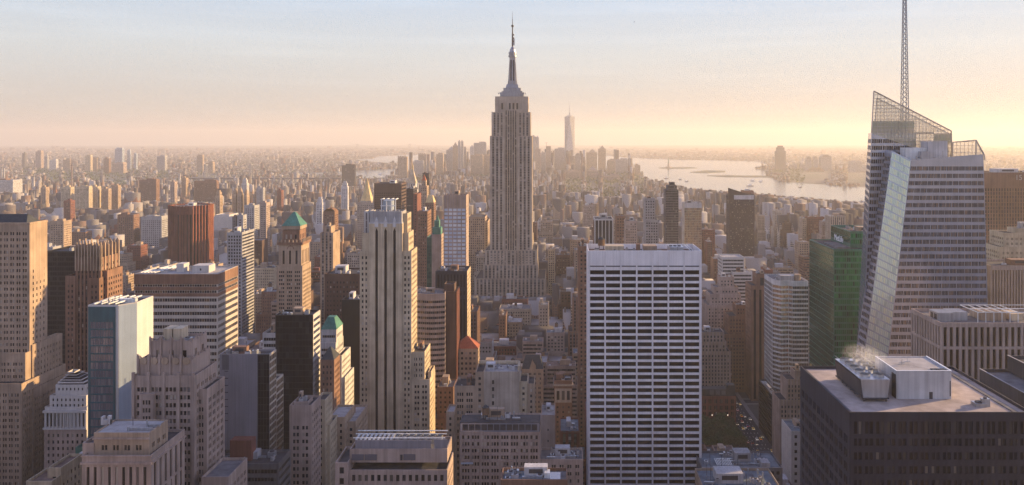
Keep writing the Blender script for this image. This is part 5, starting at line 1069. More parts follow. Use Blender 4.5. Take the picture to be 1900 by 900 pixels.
# ------------------------------------------------------------------ far towers, each seen singly
FAR = [  # name, label, px0, px1, rows.., distance, depth, wall
 ('downtown_tower', 'hazy slab with crenellated top standing apart left of the downtown cluster', 738, 755, 291, 5000, 40, 'tan'),
 ('downtown_tower', 'hazy stepped tower right of the crenellated slab', 776, 790, 286, 5800, 40, 'tan'),
 ('downtown_tower', 'broad low hazy block under the stepped tower left of downtown', 765, 785, 300, 5500, 50, 'grey'),
 ('downtown_tower', 'hazy square tower at the left end of downtown', 809, 822, 286, 5900, 40, 'tan'),
 ('downtown_tower', 'hazy shoulder block joined to the pointed downtown tower', 828, 846, 278, 6100, 50, 'grey'),
 ('downtown_tower', 'hazy downtown tower with pointed stone top', 840, 849, 270, 6050, 30, 'tan'),
 ('downtown_tower', 'left one of the twin thin downtown shafts', 850, 854, 262, 5900, 22, 'grey'),
 ('downtown_tower', 'right one of the twin thin downtown shafts', 855.6, 859.6, 262, 5900, 22, 'grey'),
 ('downtown_tower', 'hazy block behind the twin thin downtown shafts', 848, 865, 274, 6200, 40, 'grey'),
 ('downtown_tower', 'thin hazy tower left of the wide flat topped downtown slab', 872, 879, 272, 6100, 25, 'palegrey'),
 ('downtown_tower', 'wide flat topped hazy downtown slab left of the spired skyscraper', 879, 901.6, 265, 6150, 40, 'grey'),
 ('downtown_tower', 'lower hazy block in front of the wide flat topped downtown slab', 873, 896, 288, 5700, 40, 'tan'),
 ('downtown_tower', 'hazy ridge roofed block touching the left edge of the spired skyscraper', 896, 909, 288, 5800, 40, 'tan'),
 ('downtown_tower', 'tall pale hazy slab at the right edge of the spired skyscraper', 985, 994, 253, 6300, 40, 'grey'),
 ('downtown_tower', 'bright glassy hazy slab right of the tall pale one', 994.2, 1000, 254, 6350, 40, 'white'),
 ('downtown_tower', 'pinkish hazy block under the bright glassy slab', 993, 1003, 276, 6000, 40, 'pinktan'),
 ('downtown_tower', 'hazy grey tower between the pinkish block and the construction tower', 1004, 1012.5, 283, 6100, 35, 'grey'),
 ('downtown_tower', 'hazy unfinished tower with crane left of the tallest downtown tower', 1013, 1022, 271, 6200, 35, 'pinktan'),
 ('downtown_tower', 'broad hazy slab against the left foot of the tallest downtown tower', 1029, 1048, 276, 6250, 40, 'grey'),
 ('downtown_tower', 'round topped hazy tower against the right foot of the tallest downtown tower', 1067, 1077, 289, 6200, 35, 'grey'),
 ('downtown_tower', 'hazy stepped tower crowned by a small pyramid', 1088, 1108, 283, 6500, 50, 'tan'),
 ('downtown_tower', 'hazy flat topped tower right of the pyramid crowned tower', 1110, 1124, 276, 6600, 45, 'tan'),
 ('downtown_tower', 'hazy stepped slab left part of the broad riverside pair', 1128, 1142, 297, 6000, 50, 'tan'),
 ('downtown_tower', 'broad hazy riverside slab at the right end of downtown', 1142, 1165, 296, 6000, 60, 'grey'),
 ('downtown_tower', 'slim hazy riverside tower standing apart at the right end of downtown', 1178, 1188, 306, 5800, 35, 'tan'),
 ('downtown_tower', 'small sunlit tower at the water edge right of downtown', 1188.5, 1194, 320, 5600, 30, 'cream'),
 ('downtown_tower', 'wide hazy block in front of the pyramid crowned tower', 1088, 1110, 316, 5400, 60, 'pinktan'),
 ('downtown_tower', 'wide hazy block in front of the riverside slab', 1120, 1150, 326, 5000, 60, 'pinktan'),
 ('downtown_tower', 'hazy block in front of the tallest downtown tower', 1050, 1078, 318, 5200, 60, 'pinktan'),
 ('harbour_tower', 'tallest tapering tower on the far shore of the bay', 1440, 1458, 280, 6600, 45, 'grey'),
 ('harbour_tower', 'thin far shore tower right of the tallest far shore tower', 1469, 1479, 306, 6700, 40, 'grey'),
 ('harbour_tower', 'second thin far shore tower in line with its neighbour', 1485, 1493, 305, 6700, 40, 'grey'),
 ('harbour_tower', 'left one of the pair of round shouldered far shore towers', 1496, 1506, 295, 6500, 40, 'grey'),
 ('harbour_tower', 'right one of the pair of round shouldered far shore towers', 1509, 1518, 295, 6500, 40, 'grey'),
 ('harbour_tower', 'widest far shore tower with chamfered top', 1523, 1543, 292, 6500, 50, 'grey'),
 ('harbour_tower', 'square far shore tower nearest to the faceted glass skyscraper', 1578, 1599, 300, 6200, 50, 'grey'),
 ('harbour_tower', 'low far shore tower partly behind the faceted glass skyscraper', 1600, 1612, 308, 6200, 50, 'grey'),
 ('harbour_tower', 'low far shore block below the chamfered top tower', 1500, 1530, 316, 6300, 60, 'tan'),
 ('glass_apartment_tower', 'bluish glass tower on the left skyline', 213, 227, 276, 4300, 40, 'bluepanel'),
 ('glass_apartment_tower', 'first of two slim bluish towers right of the broad bluish glass tower', 236, 241, 279, 4350, 30, 'bluepanel'),
 ('glass_apartment_tower', 'second of two slim bluish towers right of the broad bluish glass tower', 248, 253, 285, 4350, 30, 'bluepanel'),
 ('skyline_tower', 'pinkish pair of slabs on the far left skyline', 66, 76, 281, 4600, 50, 'pinktan'),
 ('skyline_tower', 'thin dark tower left of the pinkish pair of slabs', 41, 46, 284, 4600, 30, 'darkgrey'),
 ('skyline_tower', 'thin grey tower right of the pinkish pair of slabs', 83, 88, 290, 4500, 30, 'grey'),
 ('skyline_tower', 'pale grey tower with sloping shoulder on the left skyline', 92, 104, 297, 4300, 40, 'palegrey'),
 ('skyline_tower', 'broad brown slab with sunlit edge on the left skyline', 117, 130, 296, 4200, 50, 'tan'),
 ('skyline_tower', 'bright cream tower on the left skyline', 158, 168, 289, 4200, 40, 'cream'),
 ('skyline_tower', 'brown tower touching the bright cream skyline tower', 169, 180, 294, 4250, 40, 'tan'),
 ('skyline_tower', 'brown slab left of the bluish glass tower', 192, 202, 294, 4000, 40, 'brown'),
 ('skyline_tower', 'wide pink brick block below the bluish glass tower', 208, 229, 303, 3900, 60, 'pinktan'),
 ('skyline_tower', 'grey slab pair near the red ribbed tower on the skyline', 291, 306, 290, 4200, 50, 'grey'),
 ('skyline_tower', 'brown stepped tower above the red ribbed tower', 365, 376, 289, 4200, 40, 'tan'),
 ('skyline_tower', 'brown slab above the red ribbed tower right shoulder', 381, 395, 302, 4000, 50, 'tan'),
 ('skyline_tower', 'broad brown slab by the river above the campanile', 634, 658, 307, 4100, 50, 'umber'),
 ('housing_tower', 'wide sunlit yellow housing slab left one of the row', 113, 131, 347, 2600, 40, 'cream'),
 ('housing_tower', 'longest sunlit yellow housing slab of the row', 138, 165, 347, 2550, 40, 'cream'),
 ('housing_tower', 'tall sunlit yellow housing slab in the middle of the row', 167, 181, 346, 2600, 40, 'cream'),
 ('housing_tower', 'orange lit housing slab right of the middle of the row', 189, 201, 350, 2600, 36, 'tan'),
 ('housing_tower', 'orange lit housing tower at the right end of the row', 207, 219, 344, 2650, 36, 'tan'),
 ('housing_tower', 'brown brick tower with orange side below the housing row', 118, 131, 372, 2150, 40, 'redbrick'),
 ('housing_tower', 'broad brown brick housing group left of the river', 258, 290, 334, 3000, 50, 'brown'),
 ('housing_tower', 'sunlit orange tower right of the broad brown housing group', 316, 324, 337, 2900, 40, 'pinktan'),
 ('housing_tower', 'tall brown tower with bright edge above the red ribbed tower', 337, 345, 330, 2950, 40, 'tan'),
 ('housing_tower', 'long dark brown slab right above the red ribbed tower', 360, 402, 336, 3000, 40, 'brown'),
 ('housing_tower', 'small sunlit tower far left below the chimneys', 77, 85, 347, 2750, 36, 'tan'),
 ('housing_tower', 'pale tapering tower above the copper pyramid tower', 448, 458, 340, 2800, 40, 'white'),
 ('housing_tower', 'brown tower with orange side between the red ribbed tower and the pale tapering tower', 399, 408, 363, 2300, 40, 'tan'),
 ('housing_tower', 'first of three brown slabs left below the pale tapering tower', 431, 437, 360, 2350, 40, 'tan'),
 ('housing_tower', 'second of three brown slabs left below the pale tapering tower', 440, 447, 359, 2350, 40, 'tan'),
 ('housing_tower', 'third of three brown slabs right below the pale tapering tower', 452, 458, 362, 2350, 40, 'tan'),
 ('housing_tower', 'dark slab with red lit side above the dark low skyline middle', 514, 522, 353, 2500, 40, 'redbrick'),
 ('housing_tower', 'grey slab below the river in the left middle distance', 476, 488, 348, 2700, 40, 'grey'),
 ('mid_tower', 'tan tower with bright cream side left above the copper pyramid', 482, 494, 376, 1650, 44, 'pinktan'),
 ('mid_tower', 'grey block left of the tan tower above the copper pyramid', 453, 472, 381, 1750, 60, 'grey'),
 ('mid_tower', 'first slim tower of the grey pair left of the copper pyramid', 431, 438, 402, 1300, 24, 'darkgrey'),
 ('mid_tower', 'second slim tower of the grey pair left of the copper pyramid', 440, 451, 399, 1300, 30, 'grey'),
 ('mid_tower', 'tan block at the left edge above the tall tan slab tower', 92, 118, 410, 1500, 50, 'tan'),
 ('mid_tower', 'shaded grey block with pale ribs left of the red ribbed tower', 262, 300, 403, 1750, 60, 'grey'),
 ('mid_tower', 'brown block with bright side left of the pale ribbed block', 218, 248, 398, 1800, 50, 'brown'),
 ('mid_tower', 'round topped brown tower right of the copper pyramid', 600, 621, 392, 1500, 50, 'brown'),
 ('mid_tower', 'tapering pale tower with sunlit right edge left of the gilded pyramid', 633, 645, 346, 2300, 30, 'palegrey'),
 ('mid_tower', 'pale ribbed block below the tapering pale tower', 586, 598, 376, 1900, 50, 'palegrey')]
for name, lab, p0, p1, yt, Y, dep, m in FAR:
    b = B(name, lab, 'tower', (p0 + p1) / 2, Y, yt + 40)
    far = Y > 3500
    if p0 < 700: dep *= .5
    if name in ('skyline_tower', 'glass_apartment_tower') and p0 < 600: Y *= 1.5; dep *= 1.5
    if lab.startswith('tallest tapering'): m = 'darkgrey'
    st = G(bay=8 if far else 4.5, fh=7.6 if far else 4, ww=.5, wh=.45, mt=6, mu=2, d=.2, glass='glass_office' if m in ('bluepanel', 'grey', 'darkgrey') else 'glass_dark')
    x0, x1, y0, y1, zt = b.T(p0, p1, yt, Y, dep, m, st, st, roof='roof_grey', z0=0); W = x1 - x0
    if 'pyramid' in lab and far: b.pyramid('roof_pyramid', m, x0 + W * .2, x1 - W * .1, y0, y1, zt - 1, zt + 28); b.T(p0 + 4, p1, yt + 6, Y - 4, dep, m, st, st, track=False); b.T(p0 + .5, p0 + 5, yt + 14, Y - 6, dep, m, st, st, track=False)
    elif 'pointed' in lab: b.pyramid('pointed_top', m, x0 + W * .15, x1 - W * .15, y0 + 3, y1 - 3, zt - 1, zt + 26)
    elif 'tapering' in lab:
        b.rect(x0 + W * .12, x1 - W * .12, y0 + 3, y1 - 3, zt - 1, zt + (Y * .0042), m, st, st, track=False); b.rect(x0 + W * .26, x1 - W * .26, y0 + 6, y1 - 6, zt - 1, zt + Y * .0064, m, None, None, track=False)
    elif 'round' in lab or 'chamfered' in lab:
        for k in range(4): b.rect(x0 + W * (.06 + .05 * k * k / 2), x1 - W * (.06 + .05 * k * k / 2), y0 + 2, y1 - 2, zt - 1, zt + Y * .0008 * (k + 1), m, None, None, track=False)
    elif 'crane' in lab: b.one('crane', 'redbrick', np.concatenate([bar_quads((x0 + 4, y0 + 5, zt), (x0 + 4, y0 + 5, zt + 26), 1), bar_quads((x0 - 12, y0 + 5, zt + 22), (x0 + 14, y0 + 5, zt + 26), .8)]))
    elif 'crenellated' in lab:
        for k in range(4): b.one('merlon', m, box_quads(x0 + W * k / 4, x0 + W * (k + .45) / 4, y0, y0 + 8, zt, zt + 7))
    else:
        a = b.rng.uniform(.1, .45); b.box('roof_house', m, x0 + W * a, x0 + W * (a + .4), y0 + dep * .3, y0 + dep * .7, zt - 1, zt + min(9, Y * .0018))
        if W > 40: b.rect(x0 + W * .62, x1 - W * .04, y0 + 2, y1 - 2, zt - 1, zt + Y * .0012, m, st, st, track=False)
    b.finish(True)
# chimneys of the power station at the river
for lab, px, yt, yb, Y in (('left one of two white power station chimneys', 3, 311, 331, 3600), ('right one of two white power station chimneys', 8, 311, 331, 3600), ('slender sunlit brick chimney left of the bluish tower', 133, 307, 348, 2750)):
    b = B('chimney', lab, 'chimney', px, Y, yb); cx = X(px, Y); z1 = Z(yt, Y)
    r = 3.6 if 'slender' not in lab else 2.6
    b.add('shaft', 'white' if 'white' in lab else 'pinktan', cyl_quads(cx, Y, 0, z1, r, r * .72, 14)); b.add('rim', 'darkgrey', cyl_quads(cx, Y, z1, z1 + 2, r * .8, r * .8, 14)); b.finish(True)
b = B('power_station', 'long low white power station hall at the left edge below two chimneys', 'power station', 10, 3500, 350)
x0, x1, y0, y1, zt = b.T(-10, 24, 334, 3400, 60, 'palegrey', PC, PC, roof='roof_pale'); b.rect(X(-10, 3400), X(10, 3400), 3398, 3399.5, 0, zt - 12, 'white', PC, None, track=False); b.box('vent', 'brown', x0 + 10, x0 + 40, y0 + 10, y0 + 40, zt - 1, zt + 5); b.finish(True)
b = B('white_hall', 'large white windowless hall right of the red ribbed tower', 'hall', 412, 2050, 428)
x0, x1, y0, y1, zt = b.T(394, 432, 402, 2050, 70, 'white', None, None, roof='roof_pale'); b.rect(x0 + 3, x1 - 12, y0 + 8, y1 - 4, zt - 1, zt + 4, 'white', None, None, 'roof_pale', track=False); b.clutter(x0 + 2, x1 - 2, y0 + 2, y1 - 2, zt - 1, 8); b.finish(True)
# ------------------------------------------------------------------ ground, water, avenues
def gmat(name, cols, scale, rough=.9, bump=0):
    m, n, p = new_mat(name)
    tc = N(n, "ShaderNodeTexCoord"); a = N(n, "ShaderNodeTexNoise"); a.inputs["Scale"].default_value = scale; a.inputs["Detail"].default_value = 8
    n.links.new(tc.outputs["Object"], a.inputs["Vector"])
    r = N(n, "ShaderNodeValToRGB"); e = r.color_ramp.elements
    while len(e) < len(cols): e.new(.5)
    for i, c in enumerate(cols): e[i].position = .3 + .4 * i / (len(cols) - 1); e[i].color = (*c, 1)
    n.links.new(a.outputs["Fac"], r.inputs[0]); n.links.new(r.outputs[0], p.inputs["Base Color"]); p.inputs["Roughness"].default_value = rough
    return m, n, p, tc
gmat('ground_mat', [(.05, .05, .05), (.10, .09, .08), (.05, .065, .04), (.12, .10, .085)], .004)
gmat('asphalt', [(.035, .035, .038), (.05, .05, .052), (.065, .063, .062)], .3)
gmat('pavement_mat', [(.16, .155, .15), (.22, .21, .20)], .4)
gmat('hill_mat', [(.05, .07, .04), (.09, .10, .07)], .001)
m, n, p, tc = gmat('water_mat', [(.03, .05, .06), (.045, .065, .07)], .002, .16)
mp = N(n, "ShaderNodeMapping"); mp.inputs["Scale"].default_value = (.010, .03, 1); n.links.new(tc.outputs["Object"], mp.inputs["Vector"])
wn = N(n, "ShaderNodeTexNoise"); wn.inputs["Scale"].default_value = 3; wn.inputs["Detail"].default_value = 8; n.links.new(mp.outputs[0], wn.inputs["Vector"])
bu = N(n, "ShaderNodeBump"); bu.inputs["Strength"].default_value = .5; bu.inputs["Distance"].default_value = .3; n.links.new(wn.outputs["Fac"], bu.inputs["Height"]); n.links.new(bu.outputs[0], p.inputs["Normal"])
RG = 30000.
def poly_obj(name, pts, z, mat, **k):
    bm = bmesh.new(); f = bm.faces.new([bm.verts.new((x, y, z)) for x, y in pts]); bmesh.ops.triangulate(bm, faces=[f])
    for f in bm.faces:
        if f.normal.z < 0: f.normal_flip()
    me = bpy.data.meshes.new(name); bm.to_mesh(me); bm.free(); me.materials.append(MATS[mat]); return link(name, me, **k)
poly_obj('ground', [(RG * math.cos(t), RG * math.sin(t)) for t in np.linspace(0, 2 * math.pi, 96, endpoint=False)], 0, 'ground_mat', kind='structure')
def W2(px, py): Y = CAMZ * F / (py - HY); return (X(px, Y), Y)
shore = [(2300, 420), (1900, 402), (1618, 392), (1560, 389), (1500, 384), (1440, 378), (1400, 373), (1330, 369), (1290, 362), (1262, 355), (1230, 345), (1195, 335), (1170, 322), (1120, 318), (1060, 316), (960, 316), (850, 318), (790, 322), (748, 329), (700, 333), (660, 331), (610, 327), (540, 325), (480, 326), (400, 331), (320, 336), (200, 340), (60, 345), (-200, 352),
         (-200, 347), (60, 340), (200, 335), (320, 331), (400, 326), (480, 321), (560, 320), (620, 318), (690, 315), (750, 312), (740, 306), (690, 302), (650, 299), (640, 297), (690, 294), (700, 290), (760, 287), (900, 285), (1100, 286), (1160, 292), (1250, 296), (1330, 297), (1400, 299), (1424, 303), (1432, 309), (1404, 312), (1402, 314), (1440, 316), (1420, 320), (1424, 326), (1436, 331), (1446, 337), (1500, 341), (1560, 345), (1620, 349), (1900, 360), (2300, 371)]
WATER = [W2(*p) for p in shore]
poly_obj('water', WATER, .5, 'water_mat', kind='structure')
def inside(x, y, poly):
    x = np.asarray(x); y = np.asarray(y); c = np.zeros(x.shape, bool); n_ = len(poly)
    for i in range(n_):
        (x0, y0), (x1, y1) = poly[i], poly[i - 1]
        if y0 == y1: continue
        c ^= ((y0 > y) != (y1 > y)) & (x < (x1 - x0) * (y - y0) / (y1 - y0) + x0)
    return c
def island(name, pts, h=3):
    w_ = [W2(*p) for p in pts]
    bm = bmesh.new(); vs = [bm.verts.new((x, y, .2)) for x, y in w_]; f = bm.faces.new(vs)
    if f.normal.z < 0: f.normal_flip()
    g = bmesh.ops.extrude_face_region(bm, geom=[f]); [setattr(v.co, 'z', h) for v in g['geom'] if isinstance(v, bmesh.types.BMVert)]
    bmesh.ops.recalc_face_normals(bm, faces=bm.faces)
    me = bpy.data.meshes.new(name); bm.to_mesh(me); bm.free(); me.materials.append(MATS['hill_mat']); return link(name, me, kind='structure')
island('island', [(1222, 312), (1240, 313.2), (1270, 313.2), (1294, 312), (1280, 310.6), (1240, 310.4)])
island('island', [(1280, 320), (1310, 321.4), (1345, 319.5), (1346, 317.5), (1310, 316.4)])
island('island', [(1312, 326.5), (1350, 328.6), (1400, 329), (1436, 329.5), (1436, 326.8), (1380, 326.2), (1345, 325.5)])
def ridge(name, pxs, tops, Y, dep=1500):
    """a long low hill with a rounded crest"""
    rows = []; 
    for k, (dy, hh) in enumerate(((-dep, 0), (-dep * .5, .6), (0, 1), (dep * .6, .8), (dep, 0))):
        rows.append([V3(X(p, Y), Y + dy, max(0.1, Z(t, Y) * hh)) for p, t in zip(pxs, tops)])
    f = [[rows[k][i], rows[k][i + 1], rows[k + 1][i + 1], rows[k + 1][i]] for k in range(4) for i in range(len(pxs) - 1)]
    link(name, mesh_quads(name, [f], [MATS['hill_mat']]), kind='structure')
rr = random.Random(5)
pxs = list(range(1085, 1720, 12)); ridge('hills', pxs, [275.0 + 3 * abs((p - 1180) / 500) + rr.uniform(-.25, .25) + 1.6 * math.exp(-((p - 1640) / 60) ** 2) for p in pxs], 19000)
pxs = list(range(-300, 1090, 24)); ridge('hills', pxs, [272.6 + (2.5 if p < 90 else 0) + rr.uniform(-.12, .12) for p in pxs], 23500, 2500)
# avenues and cross streets: a raised pavement block pattern would never be seen; the roads lie as sheets
AVE = [-1150, -940, -740, -550, -420, -287, -147, 170, 452, 726]
def ave_quads(w_, z): return np.array([[V3(a - w_, 560, z), V3(a + w_, 560, z), V3(a + w_, 2400, z), V3(a - w_, 2400, z)] for a in AVE])
STY = [(49.2 - k) * 79.5 for k in range(18, 43)]
link('pavement', mesh_quads('pavement', [box_quads(a - 14, a + 14, 560, 2400, .01, .12) for a in AVE] + [box_quads(a0 + 14.1, a1 - 14.1, y - 9, y + 9, .01, .12) for y in STY for a0, a1 in zip(AVE, AVE[1:])], [MATS['pavement_mat']]), kind='structure')
link('road', mesh_quads('road', [ave_quads(10, .126)] + [np.array([[V3(a0 + 14.1, y - 5.5, .126), V3(a1 - 14.1, y - 5.5, .126), V3(a1 - 14.1, y + 5.5, .126), V3(a0 + 14.1, y + 5.5, .126)]]) for y in STY for a0, a1 in zip(AVE, AVE[1:])], [MATS['asphalt']]), kind='structure')
link('road_markings', mesh_quads('road_markings', [np.array([[V3(a + o - .08, y, .132), V3(a + o + .08, y, .132), V3(a + o + .08, y + 3, .132), V3(a + o - .08, y + 3, .132)] for a in AVE for o in (-6, -3, 0, 3, 6) for y in range(560, 1300, 9)])], [MATS['paint_white']]), kind='structure')

# ------------------------------------------------------------------ city blocks between the landmarks
rg = random.Random(11)
def hits(x0, x1, y0, y1, g=1.5):
    for a, b_, c, d in HER:
        if x0 < b_ + g and x1 > a - g and y0 < d + g and y1 > c - g: return True
    return False
def cap_height(x0, x1, y0, h):
    """lower a filler block so that it hides no landmark above the row where the photo shows it"""
    p0, p1 = PXL(x0, y0), PXL(x1, y0)
    for a, b_, Y, yb in VIS:
        if Y > y0 + 5 and p0 < b_ and p1 > a: h = min(h, CAMZ - (yb - HY) / F * y0)
    return h
PARK = (-6, 154, 584, 724)
VIS.append((1296, 1450, 760, 852))
lots = []
edges = [-2300] + [-2100, -1900, -1700, -1520, -1340] + AVE + [1000, 1280, 1560]
SY = [(49.2 - k) * 79.5 for k in range(43, 10, -1)]
for a0, a1 in zip(edges, edges[1:]):
    for y0, y1 in zip(SY, SY[1:]):
        if a1 < -.75 * y1 or a0 > .62 * y1 + 60: continue
        for row in (0, 1):
            xx = a0 + 14.5
            ry0 = y0 + 9.5 + row * 31; ry1 = ry0 + 29.5
            while xx < a1 - 24:
                w_ = rg.choice([8, 10, 12, 15, 18, 22, 26, 30, 36]) * rg.uniform(.9, 1.15); w_ = min(w_, a1 - 14.5 - xx)
                if w_ < 6: break
                x0, x1 = xx, xx + w_ - .25; xx += w_
                if x1 > PARK[0] and x0 < PARK[1] and ry1 > PARK[2] and ry0 < PARK[3]: continue
                d0, d1 = ry0 + rg.uniform(0, 2), ry1 - rg.uniform(0, 6)
                t = rg.random(); near = ry0 < 1500
                if a0 > 170: h = rg.uniform(40, 75) + (rg.uniform(20, 70) if t > .6 else 0)
                elif a0 < -560: h = rg.uniform(20, 44) + (rg.uniform(10, 50) if t > .76 else 0)
                else: h = rg.uniform(26, 58) + (rg.uniform(14, 60) if t > .72 else 0)
                if ry0 > 1500: h *= .9
                h *= .75 + .25 * min(1, w_ / 18)
                lots.append([x0, x1, d0, d1, h])
cand = []
for L in lots:
    x0, x1, d0, d1, h = L
    if hits(x0, x1, d0, d1): continue
    h = cap_height(x0 - 1, x1 + 1, d0, h)
    if h < 11: continue
    L[4] = h; cand.append(L)
# which of them show, and how large: a coarse painter's pass, far to near
buf = np.full((450, 950), -1, int)
def paint(x0, x1, y0, y1, h, idn):
    xs = [PXL(x, y) for x in (x0, x1) for y in (y0, y1)]
    a, b_ = int(max(0, min(xs) / 2)), int(min(949, max(xs) / 2)); t = int(max(0, min(PYL(h, y0), PYL(h, y1)) / 2)); u = int(min(449, PYL(0, y0) / 2))
    if b_ >= a and u >= t: buf[t:u + 1, a:b_ + 1] = idn
things = [(c[2], i, c) for i, c in enumerate(cand)] + [(max(1, yv), -2, (a, b_, yb)) for a, b_, yv, yb in VIS]
for y, i, c in sorted(things, key=lambda t: -t[0]):
    if i >= 0: paint(*c, i)
for y, i, c in sorted(things, key=lambda t: -t[0]):
    pass
seen = np.bincount(buf[buf >= 0].ravel(), minlength=len(cand))
NGEN = 285
big = set(np.argsort(-seen)[:NGEN]) & set(np.nonzero(seen >= 3)[0])
WALLS = [('red brick', 'redbrick'), ('brown brick', 'brown'), ('tan brick', 'tan'), ('cream stone', 'cream'), ('pale grey', 'palegrey'), ('grey stone', 'grey'), ('pinkish stone', 'pinktan'), ('dark brown', 'darkbrown'), ('limestone', 'limestone')]
WGT = [14, 20, 22, 10, 7, 8, 16, 8, 10]
MARKS = [('octagonal brick tower', 354, 440), ('copper pyramid tower', 545, 500), ('black striped tower', 715, 600), ('spired skyscraper', 948, 500), ('travertine tower', 1196, 650), ('stepped tan tower', 1346, 600), ('gold banded block', 1465, 600), ('buttressed brown tower', 165, 560), ('banded office block', 340, 560), ('gilded pyramid', 681, 400), ('white grid tower', 845, 430), ('slanted roof slab', 1376, 430), ('balcony tower', 1247, 400), ('red roofed block', 865, 680), ('gabled block', 988, 690), ('grey grid tower', 440, 480), ('tall tan slab tower', 50, 500), ('mirror glass tower', 1286, 420), ('loggia tower', 1045, 740), ('green glass block', 1550, 520), ('white hall', 412, 415), ('dark brown tower', 720, 400), ('pilaster tower', 836, 540), ('grey pair of towers', 440, 410), ('twin stepped tower', 1210, 420), ('brick studio building', 1333, 760)]
def rel(px, py):
    m_ = min(MARKS, key=lambda t: (t[1] - px) ** 2 + (t[2] - py) ** 2)
    if abs(px - m_[1]) < 25: return ('behind the ' if py < m_[2] else 'below the ') + m_[0]
    if abs(px - m_[1]) < 60: return ('beside the top of the ' if py < m_[2] - 40 else 'beside the foot of the ' if py > m_[2] + 50 else 'close left of the ' if px < m_[1] else 'close right of the ') + m_[0]
    return ('close left of the ' if px < m_[1] and m_[1] - px < 70 else 'far left of the ' if px < m_[1] else 'close right of the ' if px - m_[1] < 70 else 'far right of the ') + m_[0]
stuff_boxes = []
used = {}
for i, (x0, x1, y0, y1, h) in enumerate(cand):
    wn_, wm = rg.choices(WALLS, WGT)[0]
    if i not in big:
        stuff_boxes.append((x0, x1, y0, y1, h)); continue
    px, py = (PXL(x0, y0) + PXL(x1, y0)) / 2, PYL(h, y0)
    tank = rg.random() < .4 and x1 - x0 > 9
    size = 'tall' if h > 70 else 'low' if h < 32 else ''
    wd = 'narrow' if x1 - x0 < 12 else 'wide' if x1 - x0 > 24 else ''
    rf = rg.choice(['roof_tar', 'roof_grey', 'roof_grey', 'roof_pale', 'roof_brown', 'roof_blue'])
    feat = {'roof_tar': 'black', 'roof_grey': 'grey', 'roof_pale': 'pale', 'roof_brown': 'brown', 'roof_blue': 'bluish'}[rf] + ' roof' + (', water tank' if tank else '')
    lab = ' '.join(f'{size} {wd} {wn_} building, {feat}, {rel(px, py)}'.split())
    if len(lab.split()) > 16: lab = ' '.join(f'{wn_} building, {feat}, {rel(px, py)}'.split())
    b = Bld('city_building', lab, 'building', (x0 + x1) / 2, y0, 900, 'city buildings between the towers')
    bay = rg.uniform(2.4, 3.6); kind = rg.random()
    gl = rg.choice(['glass_dark', 'glass_dark', 'glass_blinds', 'glass_office'])
    if kind < .7: st = G(bay=bay, fh=rg.uniform(3.3, 4), ww=rg.uniform(.36, .55), wh=rg.uniform(.45, .58), mt=rg.uniform(1.8, 4), d=.3, glass=gl)
    elif kind < .85: st = SPN(bay=bay * 1.2, ww=.5, sp='darkgrey' if rg.random() < .5 else wm, d=.5, glass=gl)
    else: st = RB(fh=3.8, wh=.48, seg=9, pane=1.5, glass=gl)
    side = st if rg.random() < .55 else None
    if h > 48 and x1 - x0 > 14 and rg.random() < .6:
        k = rg.uniform(.6, .82); b.rect(x0, x1, y0, y1, 0, h * k, wm, st, side, rf, 1.0, track=False)
        ix, iy = (x1 - x0) * rg.uniform(.08, .2), (y1 - y0) * rg.uniform(.08, .2); u0, u1, v0, v1 = x0 + ix, x1 - ix * rg.uniform(.3, 1), y0 + iy, y1 - iy
        b.rect(u0, u1, v0, v1, h * k - 1, h, wm, st, side, rf, 1.0, track=False)
    else:
        b.rect(x0, x1, y0, y1, 0, h, wm, st, side, rf, 1.0, track=False); u0, u1, v0, v1 = x0, x1, y0, y1
    b.one('cornice', wm, box_quads(x0 - .3, x1 + .05, y0 - .5, y0 - .01, (h if u0 == x0 else h * .0 + h * k) - 1.6, (h if u0 == x0 else h * k) - .7))
    uw = u1 - u0
    a = rg.uniform(.1, .5); b.box('bulkhead', rg.choice([wm, 'palegrey', 'tan']), u0 + uw * a, u0 + uw * (a + rg.uniform(.2, .4)), v0 + (v1 - v0) * .4, v0 + (v1 - v0) * .75, h - 1, h + rg.uniform(2.5, 5))
    if tank: b.tank(u0 + uw * rg.uniform(.2, .8), v0 + (v1 - v0) * rg.uniform(.2, .85), h - 1 + rg.uniform(0, 2), rg.uniform(1.5, 2.2), rg.uniform(3, 4.2))
    for k_ in range(3):
        a, c = rg.uniform(u0 + .8, u1 - 3.3), rg.uniform(v0 + .8, v1 - 3.3); b.box('air_handler', rg.choice(['aluminium', 'palegrey', 'grey']), a, a + rg.uniform(1.2, 2.6), c, c + rg.uniform(1.2, 2.6), h - 1, h + rg.uniform(.2, 1.6))
    b.finish(True)

